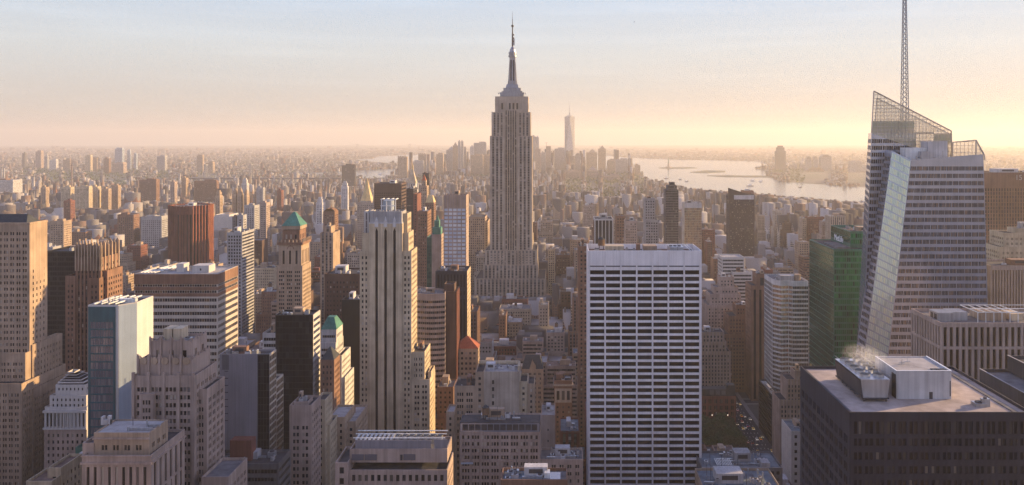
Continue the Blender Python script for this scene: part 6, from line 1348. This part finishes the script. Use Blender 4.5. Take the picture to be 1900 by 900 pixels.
# ------------------------------------------------------------------ the city beyond, too many houses to count: ONE object
rng = np.random.default_rng(3)
bx = [np.array(stuff_boxes).reshape(-1, 5)]
def field(Y0, Y1, cell, hfun, dens=.86, x_in=None):
    out = []
    nx0, nx1 = -.74, .62
    ys = np.arange(Y0, Y1, cell * 1.0)
    for y in ys:
        xs = np.arange(nx0 * y - 100, nx1 * y + 100, cell)
        xs = xs + rng.uniform(-.1, .1, len(xs)) * cell
        k = rng.random(len(xs)) < dens
        xs = xs[k]; yy = y + rng.uniform(-.15, .15, len(xs)) * cell
        w_ = cell * rng.uniform(.45, .95, len(xs)); d_ = cell * rng.uniform(.4, .85, len(xs))
        h = hfun(xs, yy, len(xs))
        out.append(np.stack([xs - w_ / 2, xs + w_ / 2, yy - d_ / 2, yy + d_ / 2, h], 1))
    return np.concatenate(out)
def hman(x, y, n):
    h = rng.uniform(13, 26, n); t = rng.random(n)
    h = np.where(t > .88, rng.uniform(26, 50, n), h); h = np.where(t > .975, rng.uniform(45, 78, n), h)
    mid = (np.abs(x + 100) < 750) & (y < 2700)
    h = np.where(mid, h * 1.35 + 8, h)
    east = x < -.34 * y
    h = np.where(east & (t < .97), h * .8, h)
    dt = (np.abs(x + 130) < 800) & (y > 4700) & (y < 6700)
    return np.where(dt, np.where(t > .86, rng.uniform(90, 175, n), rng.uniform(25, 95, n)), h)
def hbk(x, y, n):
    t = rng.random(n); h = rng.uniform(7, 15, n); h = np.where(t > .94, rng.uniform(16, 34, n), h); return np.where(t > .992, rng.uniform(35, 70, n), h)
bx.append(field(2560, 4300, 15, hman)); bx.append(field(4300, 7200, 25, lambda x, y, n: np.where((x > -.28 * y) & (x < .2 * y), hman(x, y, n), hbk(x, y, n)))); bx.append(field(7200, 13000, 40, hbk)); bx.append(field(13000, 20000, 90, hbk, .7))
A = np.concatenate(bx); cx, cy = (A[:, 0] + A[:, 1]) / 2, (A[:, 2] + A[:, 3]) / 2
A = A[~(inside(cx, cy, WATER) | inside(cx, A[:, 2] - 20, WATER))]
kp = np.ones(len(A), bool)
for a, b_, c, d in HER: kp &= ~((A[:, 0] < b_ + 1) & (A[:, 1] > a - 1) & (A[:, 2] < d + 1) & (A[:, 3] > c - 1))
A = A[kp]
# fillers stay below what the photo shows of each landmark
p0, p1 = CX + F * A[:, 0] / A[:, 2], CX + F * A[:, 1] / A[:, 2]
for a, b_, Y, yb in VIS:
    s_ = (A[:, 2] < Y - 5) & (p0 < b_) & (p1 > a); A[s_, 4] = np.minimum(A[s_, 4], CAMZ - (yb - HY) / F * A[s_, 2])
lim = np.interp((p0 + p1) / 2, [1100, 1175, 1195, 1230, 1262, 1290, 1330, 1400, 1440, 1500, 1560, 1620], [0, 318, 331, 338, 346, 352, 358, 361, 366, 372, 377, 379]) - rng.uniform(-3, 4, len(A))
s_ = (A[:, 2] > 1500) & (p1 > 1170) & (p0 < 1640) & (HY + CAMZ * F / A[:, 2] > lim - 2) & ((p0 + p1) / 2 < 1640); A[s_, 4] = np.minimum(A[s_, 4], (CAMZ - (lim - HY) / F * A[:, 2])[s_])
s_ = (A[:, 2] > 1500) & (A[:, 2] < 5200) & (p1 > 585) & (p0 < 745); A[s_, 4] = np.minimum(A[s_, 4], CAMZ - (332 - HY) / F * A[s_, 2])
A = A[A[:, 4] > 5]
# the blocks under and beside the camera's own tower, outside the frame or below its lower edge
near = []
rn = random.Random(77)
for ax0, ax1 in zip([-1340, -1150, -940, -740, -550, -420, -287, -147, 170, 452, 726, 1000], [-1150, -940, -740, -550, -420, -287, -147, 170, 452, 726, 1000, 1280]):
    for k in range(-12, 8):
        y0 = 1 + k * 79.5 - 60
        for row in (0, 1):
            xx = ax0 + 14
            while xx < ax1 - 30:
                w_ = rn.uniform(24, 60); x0, x1 = xx, min(xx + w_, ax1 - 14); xx += w_ + .5; ya, yb = y0 + 9 + row * 31, y0 + 38 + row * 31
                h = rn.uniform(60, 150) + (rn.uniform(30, 80) if rn.random() > .6 else 0)
                if abs(ya) < 100 and abs(x0) < 120: h = rn.uniform(40, 90)
                if yb > 25:      # keep clear of the picture
                    c0 = (x0 - 6) / max(ya, 12) * F + CX, (x1 + 6) / max(ya, 12) * F + CX, (x0 - 6) / max(yb, 12) * F + CX, (x1 + 6) / max(yb, 12) * F + CX
                    if max(c0) > -350 and min(c0) < 2250: h = min(h, CAMZ - (930 - HY) / F * yb - 2)
                if h > 14 and not hits(x0, x1, ya, yb): near.append((x0, x1, ya, yb, h))
near += [(-46, 46, -62, -3, 252), (-30, 30, -120, -62.2, 200)]
A = np.concatenate([A, np.array(near)])
# roof huts on many of them
pick = (rng.random(len(A)) < .55) & (A[:, 2] > 560); H_ = A[pick]; w_ = H_[:, 1] - H_[:, 0]; d_ = H_[:, 3] - H_[:, 2]; a = rng.uniform(.05, .5, len(H_)); c = rng.uniform(.1, .5, len(H_))
huts = np.stack([H_[:, 0] + w_ * a, H_[:, 0] + w_ * (a + rng.uniform(.15, .4, len(H_))), H_[:, 2] + d_ * c, H_[:, 2] + d_ * (c + .3), H_[:, 4] + rng.uniform(2, 5, len(H_))], 1)
print('fillers', len(A), 'things', len(big))
def boxes_mesh(name, A, mat, zb=None):
    n_ = len(A); x0, x1, y0, y1, h = A.T; z0 = np.zeros(n_) if zb is None else zb
    v = np.stack([np.stack([x, y, z], -1) for z in (z0, h) for y in (y0, y1) for x in (x0, x1)], 1)   # n,8,3
    f = np.array([(0, 1, 5, 4), (1, 3, 7, 5), (3, 2, 6, 7), (2, 0, 4, 6), (4, 5, 7, 6)])
    fi = (np.arange(n_)[:, None, None] * 8 + f[None]).reshape(-1)
    me = bpy.data.meshes.new(name); me.vertices.add(n_ * 8); me.loops.add(len(fi)); me.polygons.add(len(fi) // 4)
    me.vertices.foreach_set("co", v.astype(np.float32).ravel()); me.loops.foreach_set("vertex_index", fi.astype(np.int32))
    me.polygons.foreach_set("loop_start", np.arange(0, len(fi), 4, dtype=np.int32)); me.polygons.foreach_set("loop_total", np.full(len(fi) // 4, 4, np.int32)); me.update(calc_edges=True); me.materials.append(MATS[mat]); return me
# house walls: per-house colour, window grid, and roofs of their own colour
m, n, p = new_mat('city_mat')
g = N(n, "ShaderNodeNewGeometry"); tc = N(n, "ShaderNodeTexCoord")
def ramp(cols):
    r = N(n, "ShaderNodeValToRGB"); r.color_ramp.interpolation = 'CONSTANT'; e = r.color_ramp.elements
    while len(e) < len(cols): e.new(.5)
    for i, c in enumerate(cols): e[i].position = i / len(cols); e[i].color = (*c, 1)
    return r
wr = ramp([(.20, .09, .06), (.28, .20, .14), (.38, .30, .22), (.16, .095, .07), (.46, .38, .29), (.25, .11, .07), (.31, .24, .19), (.22, .14, .10), (.19, .175, .17), (.33, .21, .135), (.58, .53, .47), (.27, .16, .10)])
n.links.new(g.outputs["Random Per Island"], wr.inputs[0])
m7 = N(n, "ShaderNodeMath", operation='MULTIPLY'); m7.inputs[1].default_value = 7.31; n.links.new(g.outputs["Random Per Island"], m7.inputs[0])
f7 = N(n, "ShaderNodeMath", operation='FRACT'); n.links.new(m7.outputs[0], f7.inputs[0])
rr_ = ramp([(.06, .056, .06), (.18, .165, .155), (.10, .075, .065), (.28, .255, .24), (.13, .11, .10), (.38, .35, .33), (.07, .065, .065), (.17, .115, .09)]); n.links.new(f7.outputs[0], rr_.inputs[0])
sx = N(n, "ShaderNodeSeparateXYZ"); n.links.new(tc.outputs["Object"], sx.inputs[0]); sn = N(n, "ShaderNodeSeparateXYZ"); n.links.new(g.outputs["Normal"], sn.inputs[0])
def mth(op, a, b_=None):
    o = N(n, "ShaderNodeMath", operation=op)
    for k, v in enumerate((a, b_)):
        if v is None: continue
        if isinstance(v, (int, float)): o.inputs[k].default_value = v
        else: n.links.new(v, o.inputs[k])
    return o.outputs[0]
absx = mth('ABSOLUTE', sn.outputs[0]); side = mth('GREATER_THAN', absx, .5)
hor = mth('ADD', mth('MULTIPLY', sx.outputs[1], side), mth('MULTIPLY', sx.outputs[0], mth('SUBTRACT', 1.0, side)))
wx = mth('LESS_THAN', mth('FRACT', mth('DIVIDE', hor, 3.1)), .48); wz = mth('LESS_THAN', mth('FRACT', mth('DIVIDE', sx.outputs[2], 3.5)), .52)
win = mth('MULTIPLY', wx, wz)
mx = N(n, "ShaderNodeMix", data_type='RGBA'); mx.inputs[7].default_value = (.03, .032, .04, 1); n.links.new(win, mx.inputs[0]); n.links.new(wr.outputs[0], mx.inputs[6])
up = mth('GREATER_THAN', sn.outputs[2], .5)
my = N(n, "ShaderNodeMix", data_type='RGBA'); n.links.new(up, my.inputs[0]); n.links.new(mx.outputs[2], my.inputs[6]); n.links.new(rr_.outputs[0], my.inputs[7])
n.links.new(my.outputs[2], p.inputs["Base Color"]); p.inputs["Roughness"].default_value = .85; p.inputs["Specular IOR Level"].default_value = .25
me = boxes_mesh('city_beyond', np.concatenate([A, huts]), 'city_mat')
link('city_beyond', me, label='countless low houses of the city stretching to the river and the horizon', category='city', kind='stuff')

# ------------------------------------------------------------------ trees
def leafmat(name, c):
    m, n, p = new_mat(name); g = N(n, "ShaderNodeNewGeometry"); r = N(n, "ShaderNodeValToRGB"); e = r.color_ramp.elements
    e[0].color = (c[0] * .55, c[1] * .55, c[2] * .55, 1); e[1].color = (c[0] * 1.5, c[1] * 1.4, c[2] * 1.3, 1); n.links.new(g.outputs["Random Per Island"], r.inputs[0]); n.links.new(r.outputs[0], p.inputs["Base Color"]); p.inputs["Roughness"].default_value = .7
leafmat('leaves_green', (.055, .085, .03)); leafmat('leaves_olive', (.08, .085, .035))
def leaf_cloud(r, n_, centers, size):
    """leaf clumps spread through the volume of several lobes"""
    f = []
    for _ in range(n_):
        c, R_ = centers[r.randrange(len(centers))]
        while True:
            v = V3(r.uniform(-1, 1), r.uniform(-1, 1), r.uniform(-1, 1))
            if .3 < np.linalg.norm(v) < 1: break
        o = c + v * R_; s_ = size * r.uniform(.6, 1.4)
        a = V3(r.gauss(0, 1), r.gauss(0, 1), r.gauss(0, 1)); a /= np.linalg.norm(a); b_ = np.cross(a, V3(r.gauss(0, 1), r.gauss(0, 1), r.gauss(0, 1))); b_ /= np.linalg.norm(b_)
        f.append([o - a * s_ - b_ * s_ * .6, o + a * s_ - b_ * s_ * .5, o + a * s_ * .8 + b_ * s_ * .6, o - a * s_ * .9 + b_ * s_ * .5])
    return np.array(f)
protos = []
for k in range(4):
    r = random.Random(40 + k); hgt = 17 + k
    cen = [(V3(r.uniform(-3.2, 3.2), r.uniform(-3.2, 3.2), hgt * r.uniform(.5, .84)), np.array((r.uniform(2.2, 3.6), r.uniform(2.2, 3.6), r.uniform(1.8, 2.8)))) for _ in range(9)]
    cr = mesh_quads('crown', [leaf_cloud(r, 1500, cen, .42)], [MATS['leaves_green' if k % 2 else 'leaves_olive']])
    limbs = [cyl_quads(0, 0, 0, hgt * .5, .42, .22, 8)] + [bar_quads((0, 0, hgt * .38), tuple(c), .09) for c, _ in cen]
    protos.append((cr, mesh_quads('trunk', limbs, [MATS['wood']])))
rt = random.Random(8)
nt_ = 0
spots = []
for gx in np.arange(2, 154, 7.4):
    for gy in (594, 603, 612, 670, 681, 692, 702, 711, 719):
        spots.append((gx + rt.uniform(-1.6, 1.6), gy + rt.uniform(-1.6, 1.6)))
for x, y in spots:
    px = PXL(x, y)
    if not (1295 < px < 1425): continue
    k = rt.randrange(4); rowname = 'front rows' if y < 640 else 'back rows'
    t = link('park_tree', None, None, (x, y, 0), label=f'broad leafed tree in the {rowname} of the dark park beside the avenue', category='tree', group=f'trees in the {rowname} of the park')
    t.rotation_euler = (0, 0, rt.uniform(0, 6.3)); s_ = rt.uniform(.85, 1.15); t.scale = (s_, s_, s_ * rt.uniform(.9, 1.1))
    link('crown', protos[k][0], t); link('trunk', protos[k][1], t); nt_ += 1
poly_obj('lawn', [(PARK[0] + 4, PARK[2] + 3), (PARK[1] - 2, PARK[2] + 3), (PARK[1] - 2, PARK[3] - 3), (PARK[0] + 4, PARK[3] - 3)], .14, 'hill_mat', kind='structure')
# distant greenery: clumps of leaves among the low houses
r = np.random.default_rng(9); nC = 26000
yy = 1750 + (r.random(nC) ** 1.4) * 9000; xx = r.uniform(-.72, .3, nC) * yy
yy2 = r.normal(1, .05, 3000) * 3050; xx2 = r.uniform(-.66, -.36, 3000) * yy2; yy3 = r.normal(1, .03, 1800) * 2050; xx3 = r.uniform(-.60, -.42, 1800) * yy3
yy = np.concatenate([yy, yy2, yy3]); xx = np.concatenate([xx, xx2, xx3]); ok = ~inside(xx, yy, WATER)
for a, b_, c, d in HER: ok &= ~((xx < b_ + 6) & (xx > a - 6) & (yy < d + 6) & (yy > c - 6))
xx, yy = xx[ok], yy[ok]; n_ = len(xx); s_ = r.uniform(3, 7.5, n_); base = np.stack([xx, yy, r.uniform(6, 13, n_)], 1)
qs = []
for k in range(5):
    a = r.normal(size=(n_, 3)); a /= np.linalg.norm(a, axis=1)[:, None]; b_ = np.cross(a, r.normal(size=(n_, 3))); b_ /= np.linalg.norm(b_, axis=1)[:, None]
    o = base + r.normal(size=(n_, 3)) * s_[:, None] * .5; a *= s_[:, None] * .7; b_ *= s_[:, None] * .6
    qs.append(np.stack([o - a - b_ * .8, o + a * .9 - b_, o + a + b_, o - a * .8 + b_ * .9], 1))
link('far_trees', mesh_quads('far_trees', qs, [MATS['leaves_green']]), label='dark green street and park trees scattered among the distant low houses', category='trees', kind='stuff')

# ------------------------------------------------------------------ bridges, statue, boats
b = Bld('suspension_bridge', 'faint suspension bridge with two tall towers on the horizon left of the centre', 'bridge', X(712, 18000), 18000)
Y = 18000
for px in (663, 760):
    x = X(px, Y); b.one('bridge_tower', 'grey', np.concatenate([box_quads(x - 22, x - 8, Y - 12, Y + 12, 0, Z(267, Y)), box_quads(x + 8, x + 22, Y - 12, Y + 12, 0, Z(267, Y)), box_quads(x - 8, x + 8, Y - 10, Y + 10, Z(267, Y) - 26, Z(267, Y) - 12), box_quads(x - 8, x + 8, Y - 10, Y + 10, 60, 72)]))
dz = 34
b.one('deck', 'grey', box_quads(X(620, Y), X(805, Y), Y - 15, Y + 15, dz, dz + 10, True))
xs = np.linspace(X(663, Y), X(760, Y), 25); zt = Z(267, Y)
cab = [(x, dz + 14 + (zt - dz - 14) * (2 * (x - xs[0]) / (xs[-1] - xs[0]) - 1) ** 2) for x in xs]
b.one('main_cable', 'grey', np.concatenate([bar_quads((c[0], Y, c[1]), (e[0], Y, e[1]), 2.2) for c, e in zip(cab, cab[1:])] + [bar_quads((X(p, Y), Y, dz + 8), (X(p2, Y), Y, zt), 2.2) for p, p2 in ((622, 663), (803, 760))]))
b.finish(True)
Y = 4400.; b = Bld('river_bridge', 'long dark bridge deck with lattice towers crossing the river at left centre', 'bridge', X(500, Y), Y)
zd = Z(330, Y)
b.one('deck', 'darkgrey', box_quads(X(340, Y), X(634, Y), Y - 18, Y + 18, zd - 7, zd, True))
for px in (382, 466):
    x = X(px, Y); zt = Z(305, Y)
    b.one('bridge_tower', 'grey', np.concatenate([bar_quads((x + i * 6, Y + j * 14, 0), (x + i * 3, Y + j * 12, zt), 1.6) for i in (-1, 1) for j in (-1, 1)] + [bar_quads((x - 4, Y + j * 13, z_), (x + 4, Y + j * 12, z_ + 9), 1) for j in (-1, 1) for z_ in np.arange(zd, zt - 8, 10)] + [box_quads(x - 6, x + 6, Y - 14, Y + 14, zt - 5, zt)]))
xs = np.linspace(X(382, Y), X(466, Y), 19); zt = Z(305, Y); cab = [(x, zd + 4 + (zt - zd - 4) * (2 * (x - xs[0]) / (xs[-1] - xs[0]) - 1) ** 2) for x in xs]
b.one('main_cable', 'grey', np.concatenate([bar_quads((c[0], Y + j, c[1]), (e[0], Y + j, e[1]), .5) for j in (-12, 12) for c, e in zip(cab, cab[1:])] + [bar_quads((X(p, Y), Y + j, zd), (X(p2, Y), Y + j, zt), .5) for j in (-12, 12) for p, p2 in ((340, 382), (508, 466))] + [bar_quads((c[0], Y + j, zd), (c[0], Y + j, c[1]), .25) for j in (-12, 12) for c in cab]))
b.one('pier', 'grey', np.concatenate([box_quads(X(p, Y) - 4, X(p, Y) + 4, Y - 12, Y + 12, 0, zd - 7.1) for p in range(345, 634, 18)]))
b.finish(True)
sx_, sy_ = W2(1240.5, 312); b = Bld('statue', 'tiny robed statue with raised arm on a stone pedestal on its island', 'statue', sx_, sy_)
def lathe(part, mat, prof):
    for (r0, z0), (r1, z1) in zip(prof, prof[1:]): b.add(part, mat, cyl_quads(sx_, sy_, z0, z1, r0, r1, 12))
lathe('star_base', 'tan', [(26, 2), (25, 12)]); lathe('pedestal', 'limestone', [(10, 12), (8.5, 22), (7, 40), (8, 42)]); lathe('robe', 'copper', [(6, 42), (5.4, 52), (4.6, 66), (4.8, 72), (3, 77), (1.8, 79)]); lathe('head', 'copper', [(1.8, 79), (2.3, 82), (1.9, 85), (.5, 86.5)])
b.one('arm', 'copper', bar_quads((sx_ + 3.6, sy_, 73), (sx_ + 5.5, sy_, 90), 1)); b.one('torch', 'gold', cyl_quads(sx_ + 5.6, sy_, 90, 95, .8, 1.8, 8)); b.one('tablet', 'copper', box_quads(sx_ - 6.4, sy_ * 0 + sx_ - 3.8, sy_ - 2.6, sy_ - 1.6, 62, 72))
b.one('crown_rays', 'copper', np.concatenate([bar_quads((sx_, sy_, 85), (sx_ + 4.5 * math.cos(t), sy_, 85 + 4.5 * math.sin(t)), .3) for t in np.linspace(.4, 2.7, 6)])); b.finish(True)
BO = [('ferry', 'white ferry crossing the bay below the islands', 1397, 336, 34), ('ferry', 'small ferry left of the far shore tower on the bay', 1412, 337.5, 30), ('barge', 'dark barge trailing below the low pier island', 1392, 345.5, 42), ('boat', 'small boat with white wake above the slender balcony tower', 1274, 337, 24), ('boat', 'dark boat near the foot of the bay left of the wake', 1236, 331.5, 34), ('boat', 'tiny boat right of the white wake on the bay', 1262, 333.5, 22), ('boat', 'lone boat near the far shore right of the tallest far tower', 1485, 348, 22), ('ferry', 'white ferry on the river left of downtown', 706, 323.5, 36)]
for name, lab, px, py, Lh in BO:
    x, y = W2(px, py); b = Bld(name, lab, 'boat', x, y)
    h = Lh / 2; wd = Lh * .14
    deck_ = [V3(x - h, y - wd, 3.5), V3(x + h * .6, y - wd, 3.5), V3(x + h, y, 4.4), V3(x + h * .6, y + wd, 3.5), V3(x - h, y + wd, 3.5)]; keel = [V3(x - h * .9, y - wd * .6, .4), V3(x + h * .5, y - wd * .6, .4), V3(x + h * .85, y, .4), V3(x + h * .5, y + wd * .6, .4), V3(x - h * .9, y + wd * .6, .4)]
    b.add('hull', 'darkgrey' if name != 'ferry' else 'paint_white', [[keel[i], keel[(i + 1) % 5], deck_[(i + 1) % 5], deck_[i]] for i in range(5)] + [[deck_[0], deck_[1], deck_[3], deck_[4]], [deck_[1], deck_[2], deck_[2], deck_[3]]])
    b.one('cabin', 'paint_white', box_quads(x - h * .6, x + h * .3, y - wd * .7, y + wd * .7, 3.5, 3.5 + Lh * .13)); b.one('bridge_house', 'paint_white', box_quads(x - h * .1, x + h * .2, y - wd * .5, y + wd * .5, 3.5 + Lh * .13, 3.5 + Lh * .22))
    if 'wake' in lab and name == 'boat' and 'white wake' in lab and 'right' not in lab: pass
    b.finish(True)

# ------------------------------------------------------------------ traffic on the avenues
def car_mesh(col, lamp):
    prof = [(-2.3, .35), (-2.3, .85), (-1.5, .98), (-.9, 1.45), (.7, 1.45), (1.3, .98), (2.2, .85), (2.3, .35)]
    f = []; 
    for (y0, z0), (y1, z1) in zip(prof, prof[1:]): f.append([V3(-.9, y0, z0), V3(-.9, y1, z1), V3(.9, y1, z1), V3(.9, y0, z0)])
    for s_ in (-.9, .9):
        for (y0, z0), (y1, z1) in zip(prof, prof[1:]): f.append([V3(s_, y0, .35), V3(s_, y1, .35), V3(s_, y1, z1), V3(s_, y0, z0)])
    return np.array(f)
def make_car(col, name='car'):
    r_ = link(name, None)
    link('body', mesh_quads('body', [car_mesh(col, 0)], [MATS[col]]), r_)
    link('windows', mesh_quads('windows', [np.array([[V3(-.8, -1.48, 1.02), V3(-.8, -.92, 1.43), V3(.8, -.92, 1.43), V3(.8, -1.48, 1.02)], [V3(-.8, .74, 1.45), V3(-.8, 1.28, 1.02), V3(.8, 1.28, 1.02), V3(.8, .74, 1.45)]]) + V3(0, 0, .015)], [MATS['glass_black']]), r_)
    for sx2 in (-1, 1):
        for wy in (-1.45, 1.4):
            c = cyl_quads(0, 0, 0, .2, .34, .34, 10); c = np.stack([c[..., 2] * sx2 + .75 * sx2, c[..., 0] + wy, c[..., 1] + .34], -1); link('wheel', mesh_quads('wheel', [c], [MATS['rubber']]), r_)
        link('headlight', mesh_quads('headlight', [box_quads(sx2 * .65 - .18, sx2 * .65 + .18, -2.34, -2.305, .6, .8)], [MATS['lamp_white']]), r_)
        link('tail_light', mesh_quads('tail_light', [box_quads(sx2 * .65 - .18, sx2 * .65 + .18, 2.305, 2.34, .6, .8)], [MATS['lamp_red']]), r_)
    return r_
COLS = [('car_yellow', 'yellow taxi'), ('car_black', 'black car'), ('car_white', 'white van sized car'), ('car_silver', 'silver car'), ('car_red', 'red car'), ('car_blue', 'dark blue car')]
pro = {}
rc = random.Random(21)
def place_car(x, y, rz, where):
    cm, cn = rc.choices(COLS, [3, 3, 2, 3, 1, 1])[0]
    if cm not in pro: r_ = pro[cm] = make_car(cm, 'taxi' if 'taxi' in cn else 'car')
    else:
        r_ = pro[cm].copy(); COL.objects.link(r_)
        for ch in pro[cm].children:
            c = ch.copy(); COL.objects.link(c); c.parent = r_
    r_.location = (x, y, .135); r_.rotation_euler = (0, 0, rz); r_['category'] = 'car'; r_['label'] = f'{cn} in the traffic {where}'; r_['group'] = f'{cn}s in the traffic {where}'
for lane in (-7.5, -4.5, -1.5, 1.5, 4.5, 7.5):
    y = 590 + rc.uniform(0, 20)
    while y < 1000:
        place_car(170 + lane + rc.uniform(-.4, .4), y, 0 if rc.random() < .7 else math.pi, 'on the avenue beside the dark park'); y += rc.uniform(14, 48)
b_lamps = []
for k in range(9):
    x, y = X(1015, 640 + k * 18), 665 + k * 22
    b = Bld('street_lamp', 'lit lamp in the dark street canyon right of the gabled block', 'street lamp', x, y, group='lit lamps in the dark street canyon')
    b.one('post', 'charcoal', bar_quads((-9, y, 0), (-9, y, 8), .1)); b.one('arm', 'charcoal', bar_quads((-9, y, 8), (-7.6, y, 8.3), .07)); b.one('lamp', 'lamp_white', box_quads(-8.2, -7.4, y - .3, y + .3, 8, 8.25)); b.finish(True)
# a bird far out in the sky
bx_, by_ = X(1177, 420), 420; b = Bld('bird', 'small dark bird gliding alone in the upper right sky', 'bird', bx_, by_, z=Z(41, 420)); zb = Z(41, 420)
b.add('body', 'charcoal', np.concatenate([bar_quads((bx_ - .35, by_, zb), (bx_ + .3, by_, zb + .05), .09), np.array([[V3(bx_ - .1, by_, zb + .05), V3(bx_ + .15, by_, zb + .05), V3(bx_ + .1, by_ - .8, zb + .3), V3(bx_, by_ - .8, zb + .3)], [V3(bx_ - .1, by_, zb + .05), V3(bx_ + .15, by_, zb + .05), V3(bx_ + .1, by_ + .8, zb + .3), V3(bx_, by_ + .8, zb + .3)]])])); b.finish(True)

# ------------------------------------------------------------------ air
hz = bpy.data.materials.new('haze_mat'); hz.use_nodes = True; n = hz.node_tree; n.nodes.clear()
o = N(n, "ShaderNodeOutputMaterial"); v = N(n, "ShaderNodeVolumePrincipled"); v.inputs["Color"].default_value = HAZE_COL; v.inputs["Density"].default_value = HAZE_DENSITY; v.inputs["Anisotropy"].default_value = HAZE_ANISO
n.links.new(v.outputs[0], o.inputs["Volume"])
S_ = 31000.
link('haze', mesh_quads('haze', [box_quads(-S_, S_, -S_, S_, -1.0, 560, True)], [hz]), kind='stuff', label='warm evening haze over the whole city', category='haze')
# steam over the fans of the near cooling tower
st = bpy.data.materials.new('steam_mat'); st.use_nodes = True; n = st.node_tree; n.nodes.clear()
o = N(n, "ShaderNodeOutputMaterial"); v = N(n, "ShaderNodeVolumePrincipled"); v.inputs["Color"].default_value = (1, 1, 1, 1); v.inputs["Anisotropy"].default_value = .2
tc = N(n, "ShaderNodeTexCoord"); no = N(n, "ShaderNodeTexNoise"); no.inputs["Scale"].default_value = 1.0; no.inputs["Detail"].default_value = 6; no.inputs["Distortion"].default_value = 1.2; n.links.new(tc.outputs["Object"], no.inputs["Vector"])
ln = N(n, "ShaderNodeVectorMath", operation='LENGTH'); sc_ = N(n, "ShaderNodeMapping"); n.links.new(tc.outputs["Generated"], sc_.inputs["Vector"]); sc_.inputs["Location"].default_value = (-1, -1, -.6); sc_.inputs["Scale"].default_value = (2, 2, 1.6); n.links.new(sc_.outputs[0], ln.inputs[0])
fa = N(n, "ShaderNodeMapRange"); fa.inputs[1].default_value = .35; fa.inputs[2].default_value = 1.0; fa.inputs[3].default_value = 1; fa.inputs[4].default_value = 0; n.links.new(ln.outputs["Value"], fa.inputs[0])
th = N(n, "ShaderNodeMapRange"); th.inputs[1].default_value = .5; th.inputs[2].default_value = .72; th.inputs[3].default_value = 0; th.inputs[4].default_value = .22; n.links.new(no.outputs["Fac"], th.inputs[0])
mu = N(n, "ShaderNodeMath", operation='MULTIPLY'); n.links.new(fa.outputs[0], mu.inputs[0]); n.links.new(th.outputs[0], mu.inputs[1]); n.links.new(mu.outputs[0], v.inputs["Density"]); n.links.new(v.outputs[0], o.inputs["Volume"])
link('steam', mesh_quads('steam', [box_quads(COOL[0] - .5, COOL[1] + 5, COOL[2] + 2, COOL[3] + 3, COOL[4] + .95, COOL[4] + 6.5, True)], [st]), kind='stuff', label='thin wisps of steam rising from the rooftop cooling fans', category='steam')
